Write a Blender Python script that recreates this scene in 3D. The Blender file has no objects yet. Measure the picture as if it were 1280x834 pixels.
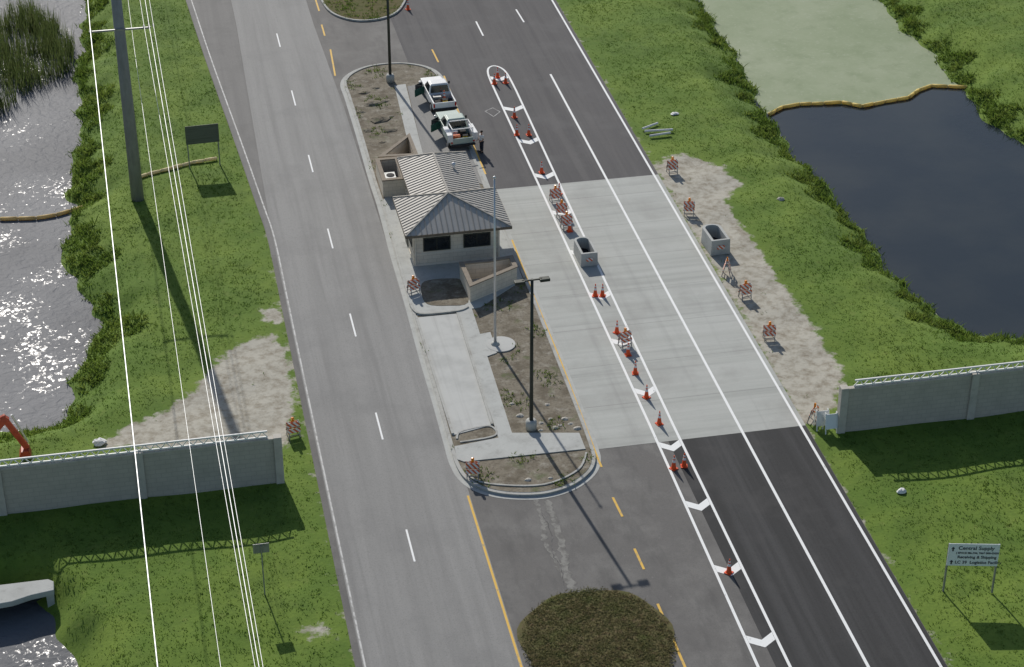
import bpy, math, random
import numpy as np
from mathutils import Vector, Matrix
random.seed(7); rng=np.random.default_rng(5)
R=math.radians
scene=bpy.context.scene; COL=scene.collection
# ------------------------------------------------------------------ survey
F=2515.0; TH=math.atan(1519/2515); AZ=math.atan(593/2938); H=68.0
cT,sT,cA,sA=math.cos(TH),math.sin(TH),math.cos(AZ),math.sin(AZ)
def G(u,v,z=0.0):
    r=u-640.0; up=417.0-v
    fw=F*cT+up*sT; dn=F*sT-up*cT; s=(H-z)/dn
    lat=r*s; fwd=fw*s
    return Vector((lat*cA+fwd*sA,-lat*sA+fwd*cA,z))
def proj(x,y,z):
    lat=x*cA-y*sA; fwd=x*sA+y*cA; d=H-z
    dep=fwd*cT+d*sT; up=fwd*sT-d*cT
    return 640+F*lat/dep, 417-F*up/dep
# ------------------------------------------------------------------ materials
def setin(b,k,v):
    if k in b.inputs: b.inputs[k].default_value=v
m_last={}
def mat(name,base,layers=(),rough=.85,metal=0.,spec=.3,bump=0.,bscale=8.,coord='pos',transl=0.,coat=0.):
    m=bpy.data.materials.new(name); m.use_nodes=True; nt=m.node_tree; N=nt.nodes; L=nt.links
    b=N['Principled BSDF']; out=N['Material Output']
    setin(b,'Roughness',rough); setin(b,'Metallic',metal); setin(b,'Specular IOR Level',spec); setin(b,'Coat Weight',coat)
    if coord=='pos': src=N.new('ShaderNodeNewGeometry').outputs['Position']
    else: src=N.new('ShaderNodeTexCoord').outputs['Object']
    col=N.new('ShaderNodeRGB'); col.outputs[0].default_value=(*base,1); cur=col.outputs[0]
    for i,(c,sc,st,lo,hi,am) in enumerate(layers):
        mp=N.new('ShaderNodeMapping'); mp.inputs['Scale'].default_value=st; mp.inputs['Location'].default_value=(3.1*i,7.7*i,1.3*i)
        L.new(src,mp.inputs['Vector'])
        n=N.new('ShaderNodeTexNoise'); n.inputs['Scale'].default_value=sc; n.inputs['Detail'].default_value=6; n.inputs['Roughness'].default_value=.62
        L.new(mp.outputs[0],n.inputs['Vector'])
        mr=N.new('ShaderNodeMapRange'); mr.inputs[1].default_value=lo; mr.inputs[2].default_value=hi; mr.inputs[3].default_value=0; mr.inputs[4].default_value=am
        L.new(n.outputs['Fac'],mr.inputs[0])
        mx=N.new('ShaderNodeMix'); mx.data_type='RGBA'; L.new(mr.outputs[0],mx.inputs[0]); L.new(cur,mx.inputs[6]); mx.inputs[7].default_value=(*c,1)
        cur=mx.outputs[2]
    L.new(cur,b.inputs['Base Color'])
    if bump:
        n=N.new('ShaderNodeTexNoise'); n.inputs['Scale'].default_value=bscale; n.inputs['Detail'].default_value=5; L.new(src,n.inputs['Vector'])
        bp=N.new('ShaderNodeBump'); bp.inputs['Strength'].default_value=bump; bp.inputs['Distance'].default_value=.05; L.new(n.outputs['Fac'],bp.inputs['Height']); L.new(bp.outputs[0],b.inputs['Normal'])
    if transl:
        t=N.new('ShaderNodeBsdfTranslucent'); L.new(cur,t.inputs['Color'])
        ms=N.new('ShaderNodeMixShader'); ms.inputs[0].default_value=transl; L.new(b.outputs[0],ms.inputs[1]); L.new(t.outputs[0],ms.inputs[2]); L.new(ms.outputs[0],out.inputs['Surface'])
    m_last[m.name]=(nt,b,cur,src)
    return m
one=(1,1,1)
GL=[((.165,.235,.035),.16,one,.42,.62,.7),((.07,.125,.018),.4,one,.5,.68,.55),((.065,.11,.018),5.,one,.5,.7,.4),((.20,.23,.06),1.5,one,.58,.76,.4)]
M_grass=mat('grass_blades',(.115,.20,.026),GL,.8,transl=.45)
M_weed=mat('weeds',(.12,.19,.03),[((.20,.25,.05),.6,one,.45,.65,.8),((.065,.11,.02),1.8,one,.5,.68,.6),((.26,.24,.10),3.,one,.58,.72,.5)],.8,transl=.5)
M_reed=mat('reeds',(.085,.12,.035),[((.14,.17,.06),1.2,one,.45,.65,.7),((.18,.15,.07),3,one,.55,.7,.6)],.8,transl=.45)
M_brush=mat('mulch_brush',(.20,.18,.08),[((.12,.13,.045),1.6,one,.45,.65,.7),((.26,.19,.11),4.,one,.5,.68,.7),((.14,.18,.05),.5,one,.5,.65,.5)],.95,transl=.4)
def ground_mat():
    m=mat('ground_grass',(.10,.17,.022),GL,.95,bump=.5,bscale=5)
    nt,b,cur,src=m_last['ground_grass']; N=nt.nodes; L=nt.links
    at=N.new('ShaderNodeAttribute'); at.attribute_name='dirt'  # bare dirt, plus one mottled shadow coloured the same way
    n=N.new('ShaderNodeTexNoise'); n.inputs['Scale'].default_value=.9; n.inputs['Detail'].default_value=8; n.inputs['Roughness'].default_value=.7; L.new(src,n.inputs['Vector'])
    ad=N.new('ShaderNodeMath'); ad.operation='ADD'; L.new(at.outputs['Fac'],ad.inputs[0]); L.new(n.outputs['Fac'],ad.inputs[1])
    mr=N.new('ShaderNodeMapRange'); mr.inputs[1].default_value=.93; mr.inputs[2].default_value=1.05; L.new(ad.outputs[0],mr.inputs[0])
    n2=N.new('ShaderNodeTexNoise'); n2.inputs['Scale'].default_value=1.3; n2.inputs['Detail'].default_value=9; n2.inputs['Roughness'].default_value=.72; L.new(src,n2.inputs['Vector'])
    cr=N.new('ShaderNodeValToRGB'); e=cr.color_ramp.elements; e[0].position=.32; e[0].color=(.22,.19,.14,1); e[1].position=.56; e[1].color=(.43,.41,.345,1)
    L.new(n2.outputs['Fac'],cr.inputs[0])
    mx=N.new('ShaderNodeMix'); mx.data_type='RGBA'; L.new(mr.outputs[0],mx.inputs[0]); L.new(cur,mx.inputs[6]); L.new(cr.outputs[0],mx.inputs[7])
    for l in list(b.inputs['Base Color'].links): L.remove(l)
    L.new(mx.outputs[2],b.inputs['Base Color']); return m
M_ground=ground_mat()
LS=(1.,.03,1.)
M_asph_l=mat('old_light_asphalt',(.232,.230,.220),[((.275,.272,.26),.9,LS,.4,.6,.7),((.165,.163,.157),1.6,LS,.5,.7,.55),((.17,.17,.165),.25,one,.5,.7,.5),((.11,.11,.11),14,one,.52,.7,.5),((.34,.33,.31),9,one,.58,.75,.5)],.8,bump=.15,bscale=30)
M_asph_m=mat('worn_asphalt',(.130,.125,.118),[((.185,.18,.168),.35,one,.45,.65,.7),((.08,.078,.075),.8,(1,.3,1),.5,.68,.6),((.08,.08,.08),14,one,.5,.7,.5),((.23,.22,.21),6,one,.62,.75,.5)],.8,bump=.15,bscale=30)
M_asph_u=mat('smooth_grey_asphalt',(.098,.095,.096),[((.125,.12,.118),.8,LS,.4,.6,.8),((.075,.073,.075),1.5,LS,.5,.7,.6),((.07,.07,.07),14,one,.5,.7,.5),((.14,.137,.135),.3,one,.5,.7,.5)],.85,spec=.2,bump=.12,bscale=30)
M_asph_d=mat('fresh_dark_asphalt',(.045,.045,.045),[((.070,.070,.070),.9,LS,.4,.6,.8),((.034,.034,.034),1.6,LS,.5,.7,.6),((.028,.028,.028),14,one,.5,.7,.5),((.078,.076,.074),.4,one,.52,.7,.5)],.85,spec=.2,bump=.15,bscale=30)
M_asph_w=mat('dark_wedge_asphalt',(.15,.147,.14),[((.19,.185,.175),1.,LS,.4,.6,.7),((.10,.1,.095),.4,one,.5,.7,.5),((.09,.09,.09),14,one,.5,.7,.5)],.8)
M_tar=mat('dark_crack_fill',(.09,.088,.085),[((.17,.165,.16),3,one,.45,.6,.9)],.8)
def slab_mat():
    m=mat('brushed_concrete_slab',(.385,.395,.365),[((.44,.45,.42),.7,(.06,1.2,1),.4,.62,.8),((.28,.29,.27),1.3,(.05,1.5,1),.5,.7,.6),((.28,.28,.26),.25,one,.5,.7,.55),((.22,.22,.21),1.0,LS,.55,.75,.4),((.28,.28,.27),18,one,.5,.7,.35)],.8)
    nt,b,cur,src=m_last[m.name]; N=nt.nodes; L=nt.links
    sx=N.new('ShaderNodeSeparateXYZ'); L.new(src,sx.inputs[0])
    w=N.new('ShaderNodeMath'); w.operation='PINGPONG'; w.inputs[1].default_value=2.29; L.new(sx.outputs['Y'],w.inputs[0])
    lt=N.new('ShaderNodeMath'); lt.operation='LESS_THAN'; lt.inputs[1].default_value=.03; L.new(w.outputs[0],lt.inputs[0])
    mu=N.new('ShaderNodeMath'); mu.operation='MULTIPLY'; mu.inputs[1].default_value=.4; L.new(lt.outputs[0],mu.inputs[0])
    mx=N.new('ShaderNodeMix'); mx.data_type='RGBA'; L.new(mu.outputs[0],mx.inputs[0]); L.new(cur,mx.inputs[6]); mx.inputs[7].default_value=(.14,.14,.13,1)
    L.new(mx.outputs[2],b.inputs['Base Color']); return m
M_slab=slab_mat()
M_conc=mat('pavement_concrete',(.44,.45,.425),[((.34,.345,.325),.8,one,.45,.68,.7),((.27,.27,.25),2.5,one,.55,.72,.6),((.5,.5,.48),9,one,.5,.7,.4)],.85,bump=.1,bscale=20)
M_pad=mat('pale_pad_concrete',(.48,.485,.46),[((.38,.385,.365),.5,one,.45,.65,.7),((.30,.30,.28),2.,LS,.52,.72,.5)],.85)
M_kerb=mat('kerb_concrete',(.42,.42,.39),[((.28,.27,.24),1.2,one,.48,.68,.8),((.18,.17,.15),5,one,.56,.72,.6)],.9)
M_dirt=mat('island_dirt',(.21,.185,.14),[((.12,.10,.07),.9,one,.45,.62,.85),((.32,.30,.25),1.5,one,.52,.7,.8),((.08,.11,.03),.7,one,.58,.7,.7),((.09,.075,.055),6,one,.5,.66,.6)],.95,bump=.7,bscale=4)
def wear(name,c,thr):
    return mat(name,c,[((.20,.20,.19),4,(1,.5,1),thr,thr+.15,.7),((.3,.3,.28),16,one,.6,.75,.5)],.7)
M_white=wear('road_paint_white',(.80,.81,.79),.62)
M_worn=wear('road_paint_worn_white',(.52,.52,.50),.45)
M_yellow=wear('road_paint_yellow',(.68,.42,.07),.56)
def block_mat(name,c,mort,var=.86,scale=1.0):
    m=bpy.data.materials.new(name); m.use_nodes=True; nt=m.node_tree; N=nt.nodes; L=nt.links; b=N['Principled BSDF']
    setin(b,'Roughness',.9); setin(b,'Specular IOR Level',.2)
    g=N.new('ShaderNodeNewGeometry'); s=N.new('ShaderNodeSeparateXYZ'); L.new(g.outputs['Position'],s.inputs[0])
    a=N.new('ShaderNodeMath'); a.operation='ADD'; L.new(s.outputs['X'],a.inputs[0]); L.new(s.outputs['Y'],a.inputs[1])
    c3=N.new('ShaderNodeCombineXYZ'); L.new(a.outputs[0],c3.inputs[0]); L.new(s.outputs['Z'],c3.inputs[1])
    br=N.new('ShaderNodeTexBrick'); br.inputs['Scale'].default_value=scale; br.inputs['Brick Width'].default_value=.6; br.inputs['Row Height'].default_value=.3; br.inputs['Mortar Size'].default_value=.02
    br.inputs['Color1'].default_value=(*c,1); br.inputs['Color2'].default_value=(*[q*var for q in c],1); br.inputs['Mortar'].default_value=(*mort,1)
    L.new(c3.outputs[0],br.inputs['Vector'])
    n=N.new('ShaderNodeTexNoise'); n.inputs['Scale'].default_value=1.2; n.inputs['Detail'].default_value=6; L.new(g.outputs['Position'],n.inputs['Vector'])
    mr=N.new('ShaderNodeMapRange'); mr.inputs[1].default_value=.4; mr.inputs[2].default_value=.7; mr.inputs[3].default_value=0; mr.inputs[4].default_value=.35; L.new(n.outputs['Fac'],mr.inputs[0])
    mx=N.new('ShaderNodeMix'); mx.data_type='RGBA'; L.new(mr.outputs[0],mx.inputs[0]); L.new(br.outputs['Color'],mx.inputs[6]); mx.inputs[7].default_value=(*[q*.65 for q in c],1)
    L.new(mx.outputs[2],b.inputs['Base Color']); return m
M_block=block_mat('beige_block',(.70,.63,.52),(.55,.49,.40),.92)
M_wallblk=block_mat('grey_precast_blocks',(.50,.465,.40),(.41,.38,.33),.94)
M_walltop=mat('precast_cap',(.52,.49,.43),[((.38,.36,.31),1.5,one,.48,.68,.7)],.9)
M_cap=mat('brown_coping',(.26,.22,.17),[((.18,.15,.12),3,one,.48,.66,.6)],.85)
M_roof=mat('tan_metal_roof',(.47,.45,.41),[((.40,.38,.345),.8,one,.45,.66,.7),((.52,.50,.46),3,one,.55,.7,.4)],.62,metal=.1,spec=.25)
M_seam=mat('roof_seam_metal',(.34,.32,.285),[((.27,.26,.23),3,one,.5,.7,.5)],.7,spec=.2)
M_fascia=mat('brown_fascia',(.15,.125,.095),[((.1,.085,.06),2,one,.5,.7,.6)],.6)
M_trim=mat('cream_trim',(.66,.61,.52),[((.52,.48,.41),3,one,.5,.7,.5)],.7)
M_glass=mat('dark_glass',(.012,.015,.018),[((.03,.035,.04),1.5,one,.45,.65,.8)],.12,spec=.6)
M_galv=mat('galvanised_steel',(.32,.33,.33),[((.22,.225,.22),3,one,.45,.65,.7)],.5,metal=.5)
M_pole=mat('grey_utility_pole',(.25,.255,.26),[((.31,.315,.32),.8,one,.45,.65,.7),((.17,.17,.17),3,(1,1,.2),.5,.7,.6)],.7)
M_bronze=mat('dark_bronze_metal',(.055,.06,.05),[((.035,.035,.03),3,one,.5,.7,.5)],.5,metal=.3)
M_alu=mat('pale_aluminium',(.62,.63,.64),[((.45,.46,.47),2,one,.5,.7,.5)],.35,metal=.6)
M_wire=mat('bright_conductor',(.70,.71,.71),[((.5,.5,.5),.5,one,.5,.7,.3)],.45,metal=.2)
M_lattice=mat('white_painted_steel',(.80,.80,.77),[((.6,.59,.55),2,one,.52,.7,.5)],.6)
M_orange=mat('cone_orange',(.78,.10,.022),[((.6,.06,.015),6,one,.5,.7,.6)],.55,coord='obj')
M_band=mat('reflective_white',(.75,.75,.74),[((.5,.5,.48),8,one,.55,.7,.5)],.5,coord='obj')
M_rub=mat('black_rubber',(.025,.025,.025),[((.05,.045,.04),6,one,.5,.7,.5)],.85,coord='obj')
M_steelleg=mat('barricade_leg',(.25,.25,.24),[((.4,.4,.38),6,one,.5,.7,.5)],.6,coord='obj')
M_amber=mat('amber_lens',(.8,.25,.02),[((.6,.15,.01),8,one,.5,.7,.5)],.25,coord='obj')
def stripe_mat():
    m=bpy.data.materials.new('orange_white_stripes'); m.use_nodes=True; nt=m.node_tree; N=nt.nodes; L=nt.links; b=N['Principled BSDF']; setin(b,'Roughness',.5)
    t=N.new('ShaderNodeTexCoord'); s=N.new('ShaderNodeSeparateXYZ'); L.new(t.outputs['Object'],s.inputs[0])
    a=N.new('ShaderNodeMath'); a.operation='ADD'; L.new(s.outputs['X'],a.inputs[0]); L.new(s.outputs['Z'],a.inputs[1])
    f=N.new('ShaderNodeMath'); f.operation='PINGPONG'; f.inputs[1].default_value=.15; L.new(a.outputs[0],f.inputs[0])
    g=N.new('ShaderNodeMath'); g.operation='GREATER_THAN'; g.inputs[1].default_value=.075; L.new(f.outputs[0],g.inputs[0])
    mx=N.new('ShaderNodeMix'); mx.data_type='RGBA'; L.new(g.outputs[0],mx.inputs[0]); mx.inputs[6].default_value=(.60,.12,.035,1); mx.inputs[7].default_value=(.70,.68,.64,1)
    L.new(mx.outputs[2],b.inputs['Base Color']); return m
M_stripe=stripe_mat()
M_boom=mat('faded_yellow_boom',(.90,.74,.26),[((.75,.55,.18),2.,one,.5,.68,.6),((.9,.8,.45),5,one,.55,.7,.6)],.6,transl=.4)
M_boomL=mat('brown_yellow_boom',(.80,.62,.28),[((.6,.45,.2),2.,one,.48,.66,.6)],.6,transl=.35)
M_boomP=mat('pale_yellow_boom',(.88,.78,.48),[((.7,.6,.35),2.,one,.48,.66,.6)],.6,transl=.35)
M_wpaint=mat('white_vehicle_paint',(.72,.73,.72),[((.55,.55,.53),2,one,.5,.7,.5)],.4,spec=.4,coat=.3,coord='obj')
M_gpaint=mat('pale_green_vehicle_paint',(.40,.48,.42),[((.32,.38,.33),2,one,.5,.7,.5)],.4,spec=.4,coat=.3,coord='obj')
M_dgreen=mat('dark_green_paint',(.03,.11,.08),[((.02,.07,.05),4,one,.5,.7,.5)],.35,coord='obj')
M_dark=mat('dark_liner_and_void',(.03,.03,.032),[((.06,.055,.05),5,one,.5,.7,.6)],.8,coord='obj')  # dark parts and liners; also paints the shade inside hollows
M_red=mat('red_tail_lens',(.5,.02,.01),[((.35,.015,.01),9,one,.5,.7,.5)],.25,coord='obj')
M_excv=mat('faded_red_machine_paint',(.42,.075,.04),[((.28,.05,.03),3,one,.48,.66,.7)],.5,coord='obj')
M_stone=mat('pale_rubble',(.45,.43,.38),[((.3,.28,.24),6,one,.45,.65,.7)],.9)
M_paper=mat('white_debris',(.72,.72,.7),[((.5,.5,.47),5,one,.5,.7,.5)],.7)
M_signw=mat('sign_face_white',(.78,.82,.84),[((.68,.71,.73),3,one,.5,.7,.4)],.5)
M_ink=mat('sign_ink',(.03,.035,.05),[((.05,.055,.07),5,one,.5,.7,.5)],.6)
M_signb=mat('sign_back_green_grey',(.13,.145,.115),[((.09,.10,.075),2,(.2,1,4),.45,.6,.7)],.6,metal=.2)
M_skin=mat('skin',(.42,.24,.16),[((.36,.19,.13),9,one,.5,.7,.5)],.6,coord='obj'); M_shirt=mat('white_shirt_cloth',(.84,.84,.82),[((.72,.72,.7),9,one,.5,.7,.5)],.9,coord='obj',transl=.2)
M_trou=mat('dark_trousers_cloth',(.03,.035,.05),[((.05,.05,.06),9,one,.5,.7,.5)],.9,coord='obj'); M_hair=mat('dark_hair',(.03,.02,.015),[((.05,.03,.02),20,one,.5,.7,.5)],.7,coord='obj')
M_silt=mat('dried_silt',(.24,.235,.215),[((.14,.135,.125),2.2,one,.42,.58,.95)],.9)
M_algae=mat('algae_film',(.22,.27,.15),[((.29,.33,.21),.12,one,.4,.62,.8),((.17,.22,.11),.5,one,.5,.7,.6),((.33,.36,.26),3,one,.56,.7,.5)],.65)
M_orangebox=mat('orange_plastic',(.6,.13,.03),[((.45,.09,.02),5,one,.5,.7,.5)],.5,coord='obj')
M_yellowbox=mat('yellow_plastic',(.6,.42,.05),[((.45,.3,.04),5,one,.5,.7,.5)],.5,coord='obj')
def water_mat(name,c,rough,bs,b1,sc1,spec=.5,c2=None,glint=False):
    m=bpy.data.materials.new(name); m.use_nodes=True; nt=m.node_tree; N=nt.nodes; L=nt.links; b=N['Principled BSDF']
    setin(b,'Roughness',rough); setin(b,'IOR',1.33); setin(b,'Specular IOR Level',spec)
    g=N.new('ShaderNodeNewGeometry')
    def noise(sc,det=4,dist=0.):
        n=N.new('ShaderNodeTexNoise'); n.inputs['Scale'].default_value=sc; n.inputs['Detail'].default_value=det; n.inputs['Distortion'].default_value=dist; L.new(g.outputs['Position'],n.inputs['Vector']); return n
    n3=noise(.12,6)
    cr=N.new('ShaderNodeValToRGB'); e=cr.color_ramp.elements; e[0].position=.4; e[1].position=.62; e[0].color=(*c,1); e[1].color=(*(c2 or c),1); L.new(n3.outputs['Fac'],cr.inputs[0]); L.new(cr.outputs[0],b.inputs['Base Color'])
    n=noise(sc1,3,.6)
    bp=N.new('ShaderNodeBump'); bp.inputs['Strength'].default_value=b1; bp.inputs['Distance'].default_value=bs; L.new(n.outputs['Fac'],bp.inputs['Height']); L.new(bp.outputs[0],b.inputs['Normal'])
    if glint:
        a1=noise(2.6,3,.8); a2=noise(.16,3)
        mu=N.new('ShaderNodeMath'); mu.operation='ADD'; L.new(a1.outputs['Fac'],mu.inputs[0]); L.new(a2.outputs['Fac'],mu.inputs[1])
        mr=N.new('ShaderNodeMapRange'); mr.inputs[1].default_value=1.13; mr.inputs[2].default_value=1.28; mr.inputs[3].default_value=0; mr.inputs[4].default_value=.8; L.new(mu.outputs[0],mr.inputs[0])
        L.new(mr.outputs[0],b.inputs['Coat Weight']); setin(b,'Coat Roughness',.2); setin(b,'Coat IOR',1.33)
        nb=noise(3.5,3,.5); b2=N.new('ShaderNodeBump'); b2.inputs['Strength'].default_value=.4; b2.inputs['Distance'].default_value=.1; L.new(nb.outputs['Fac'],b2.inputs['Height']); L.new(b2.outputs[0],b.inputs['Coat Normal'])
    return m
M_waterL=water_mat('glittering_water',(.12,.125,.135),.52,.25,.3,1.6,spec=.09,c2=(.17,.175,.185),glint=True)
M_waterR=water_mat('still_dark_water',(.024,.033,.040),.07,.05,.12,1.5,c2=(.036,.044,.047))
# ------------------------------------------------------------------ mesh builder
def world_off(o):
    v=Vector((0,0,0))
    while o is not None: v+=o.location; o=o.parent
    return v
class MB:
    def __init__(s): s.v=[]; s.f=[]
    def add(s,vs,fs):
        k=len(s.v); s.v+= [tuple(q) for q in vs]; s.f+=[tuple(i+k for i in f) for f in fs]; return s
    def hexa(s,b,t): return s.add(list(b)+list(t),[(3,2,1,0),(4,5,6,7),(0,1,5,4),(1,2,6,5),(2,3,7,6),(3,0,4,7)])
    def box(s,x0,x1,y0,y1,z0,z1): return s.hexa([(x0,y0,z0),(x1,y0,z0),(x1,y1,z0),(x0,y1,z0)],[(x0,y0,z1),(x1,y0,z1),(x1,y1,z1),(x0,y1,z1)])
    def bar(s,p,q,w,h=None):
        h=h or w; p=Vector(p);q=Vector(q); d=(q-p).normalized()
        up=Vector((0,0,1)) if abs(d.z)<.95 else Vector((0,1,0))
        a=d.cross(up).normalized()*w/2; b=a.normalized().cross(d).normalized()*h/2
        return s.hexa([p-a-b,p+a-b,p+a+b,p-a+b],[q-a-b,q+a-b,q+a+b,q-a+b])
    def tube(s,p,q,r0,r1=None,n=12):
        r1=r0 if r1 is None else r1; p=Vector(p);q=Vector(q); d=(q-p).normalized()
        up=Vector((0,0,1)) if abs(d.z)<.95 else Vector((1,0,0))
        a=d.cross(up).normalized(); b=a.cross(d).normalized(); vs=[]
        for (c,r) in ((p,r0),(q,r1)):
            for i in range(n): t=2*math.pi*i/n; vs.append(c+a*math.cos(t)*r+b*math.sin(t)*r)
        return s.add(vs,[(i,(i+1)%n,n+(i+1)%n,n+i) for i in range(n)]+[tuple(range(n))[::-1],tuple(range(n,2*n))])
    def path(s,pts,r,n=6):
        for i in range(len(pts)-1): s.tube(pts[i],pts[i+1],r,r,n)
        return s
    def lathe(s,prof,c=(0,0,0),n=20):
        vs=[];fs=[]
        for (r,z) in prof:
            for i in range(n): t=2*math.pi*i/n; vs.append((c[0]+r*math.cos(t),c[1]+r*math.sin(t),c[2]+z))
        for j in range(len(prof)-1):
            for i in range(n): fs.append((j*n+i,j*n+(i+1)%n,(j+1)*n+(i+1)%n,(j+1)*n+i))
        fs.append(tuple(range(n))[::-1]); fs.append(tuple(range((len(prof)-1)*n,len(prof)*n)))
        return s.add(vs,fs)
    def sheet(s,pts,z):
        return s.add([(p[0],p[1],z) for p in pts],[tuple(range(len(pts)))])
    def prism(s,pts,z0,z1):
        n=len(pts); return s.add([(p[0],p[1],z0) for p in pts]+[(p[0],p[1],z1) for p in pts],[tuple(range(n))[::-1],tuple(range(n,2*n))]+[(i,(i+1)%n,n+(i+1)%n,n+i) for i in range(n)])
    def ribbon(s,pts,w,z0,z1=None,closed=False,off=0.):
        P=[Vector((p[0],p[1])) for p in pts]; n=len(P); Lf=[];Rt=[]
        for i in range(n):
            a=P[i-1] if (i>0 or closed) else P[i]; b=P[(i+1)%n] if (i<n-1 or closed) else P[i]
            d1=(P[i]-a); d2=(b-P[i])
            if d1.length<1e-6: d1=d2
            if d2.length<1e-6: d2=d1
            d1.normalize(); d2.normalize(); n1=Vector((-d1.y,d1.x)); n2=Vector((-d2.y,d2.x)); m=(n1+n2)
            m = m.normalized() if m.length>1e-3 else n1
            k=1/max(.45,m.dot(n1)); Lf.append(P[i]+m*k*(off+w/2)); Rt.append(P[i]+m*k*(off-w/2))
        rngi=range(n if closed else n-1)
        if z1 is None:
            s.add([(*q,z0) for q in Lf]+[(*q,z0) for q in Rt],[(n+i,n+(i+1)%n,(i+1)%n,i) for i in rngi])
        else:
            fs=[]
            for i in rngi:
                j=(i+1)%n; fs+=[(2*n+i,2*n+j,n*3+j,n*3+i)[::-1],(i,j,2*n+j,2*n+i),(n+i,3*n+i,3*n+j,n+j)]
            if not closed: fs+=[(0,2*n,3*n,n),(n-1,2*n-1,4*n-1,3*n-1)]
            s.add([(*q,z0) for q in Lf]+[(*q,z0) for q in Rt]+[(*q,z1) for q in Lf]+[(*q,z1) for q in Rt],fs)
        return s
    def build(s,name,m,parent=None,smooth=False,bevel=0):
        off=world_off(parent) if parent is not None else Vector((0,0,0))
        me=bpy.data.meshes.new(name); me.from_pydata([(a-off.x,b-off.y,c-off.z) for a,b,c in s.v],[],s.f); me.update(); me.materials.append(m)
        o=bpy.data.objects.new(name,me); COL.objects.link(o)
        if parent is not None: o.parent=parent
        if smooth:
            for p in me.polygons: p.use_smooth=len(p.vertices)<=4
        if bevel:
            md=o.modifiers.new('b','BEVEL'); md.width=bevel; md.segments=2; md.limit_method='ANGLE'
        return o
def struct(o): o['kind']='structure'; return o
def tag(o,label,cat,group=None):
    o['label']=label; o['category']=cat
    if group: o['group']=group
    return o
def thing(name,label,cat,loc,group=None):
    o=bpy.data.objects.new(name,None); COL.objects.link(o); o.location=loc; o.empty_display_size=.3; return tag(o,label,cat,group)
def copy_thing(o,loc,rz,label=None):
    def rec(a,par):
        c=a.copy(); COL.objects.link(c)
        if par: c.parent=par
        for ch in a.children: rec(ch,c)
        return c
    r=rec(o,None); r.location=loc; r.rotation_euler=(0,0,rz)
    if label: r['label']=label
    return r
def cat(pts,closed=False,n=6):
    P=[Vector((p[0],p[1])) for p in pts]; N=len(P); out=[]
    for i in range(N if closed else N-1):
        g=lambda k:P[k%N] if closed else P[max(0,min(N-1,k))]
        a,b,c,d=g(i-1),g(i),g(i+1),g(i+2)
        for j in range(n):
            t=j/n; out.append(.5*((2*b)+(c-a)*t+(2*a-5*b+4*c-d)*t*t+(3*b-a-3*c+d)*t**3))
    if not closed: out.append(P[-1])
    return out
def px(l,z=0): return [G(u,v,z) for u,v in l]
# ------------------------------------------------------------------ terrain
WL=-1.5
pondL=px([(-700,-60),(-100,-150),(60,-110),(112,-60),(106,0),(100,60),(92,100),(97,130),(100,165),(88,210),(82,240),(97,262),(80,290),(78,330),(95,350),(103,378),(122,400),(117,430),(98,455),(88,480),(97,500),(76,523),(34,541),(-100,550),(-700,566)],WL)
pondB=px([(-300,748),(45,748),(62,768),(72,795),(88,812),(98,834),(110,900),(60,1000),(-300,1000)],WL)
pondR=px([(820,-120),(868,-10),(903,45),(930,80),(940,112),(965,150),(990,190),(1028,226),(1066,275),(1104,325),(1136,360),(1172,397),(1215,418),(1300,430),(1480,425),(1560,330),(1400,240),(1290,190),(1232,153),(1205,117),(1165,72),(1112,22),(1088,-15),(1040,-120)],WL)
def inpoly(x,y,P):
    c=np.zeros(x.shape,bool); n=len(P)
    for i in range(n):
        x1,y1=P[i][0],P[i][1]; x2,y2=P[(i+1)%n][0],P[(i+1)%n][1]
        if abs(y2-y1)<1e-9: continue
        c^=((y1>y)!=(y2>y))&(x<(x2-x1)*(y-y1)/(y2-y1)+x1)
    return c
def sdist(x,y,P):
    d=np.full(x.shape,1e9); n=len(P)
    for i in range(n):
        x1,y1=P[i][0],P[i][1]; dx,dy=P[(i+1)%n][0]-x1,P[(i+1)%n][1]-y1
        t=np.clip(((x-x1)*dx+(y-y1)*dy)/(dx*dx+dy*dy+1e-9),0,1)
        d=np.minimum(d,np.hypot(x-x1-t*dx,y-y1-t*dy))
    return np.where(inpoly(x,y,P),-d,d)
def wob(x,y): return .35*np.sin(x*1.1+y*.7)+.3*np.sin(y*1.7-x*.6+1)+.2*np.sin(x*2.9+2)*np.sin(y*2.3)
def pond_sd(x,y):
    a=sdist(x,y,pondL)+wob(x,y)*.6; b=sdist(x,y,pondB)+wob(x,y)*.25; c=sdist(x,y,pondR)+wob(x,y)*.6
    return a,b,c
XR,XLn,XE,XD,XY=37.3,33.65,8.2,12.22,16.2
def height(x,y):
    a,b,c=pond_sd(x,y)
    f=lambda d,s: np.where(d>0,WL+s*d,WL+.5*d)
    z=np.minimum(np.minimum(f(a,.42),f(c,.36)),f(b,.8))
    z=np.clip(z,-3.2,-.05)
    road=np.minimum(np.maximum(XE-1.2-x,x-(XR+1.2)),4)
    z=z+np.where(road>0,np.clip(road,0,2)*.02*(np.sin(x*.8+y*.5)+np.sin(y*1.3-x*.4)-.9),0)
    return np.minimum(z,-.045)
def hz(p): return float(height(np.array([p.x]),np.array([p.y]))[0])
def axis(a,b,st,outer):
    c=np.arange(a,b+1e-6,st); k=np.array(outer)
    return np.concatenate([a-k[::-1],c,b+k])
ox=[1.5,4,8,14,22,35,60,120,300,800,2500]
xs=axis(-24,92,.5,ox); ys=axis(58,196,.5,ox)
XX,YY=np.meshgrid(xs,ys); ZZ=height(XX,YY)
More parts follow.
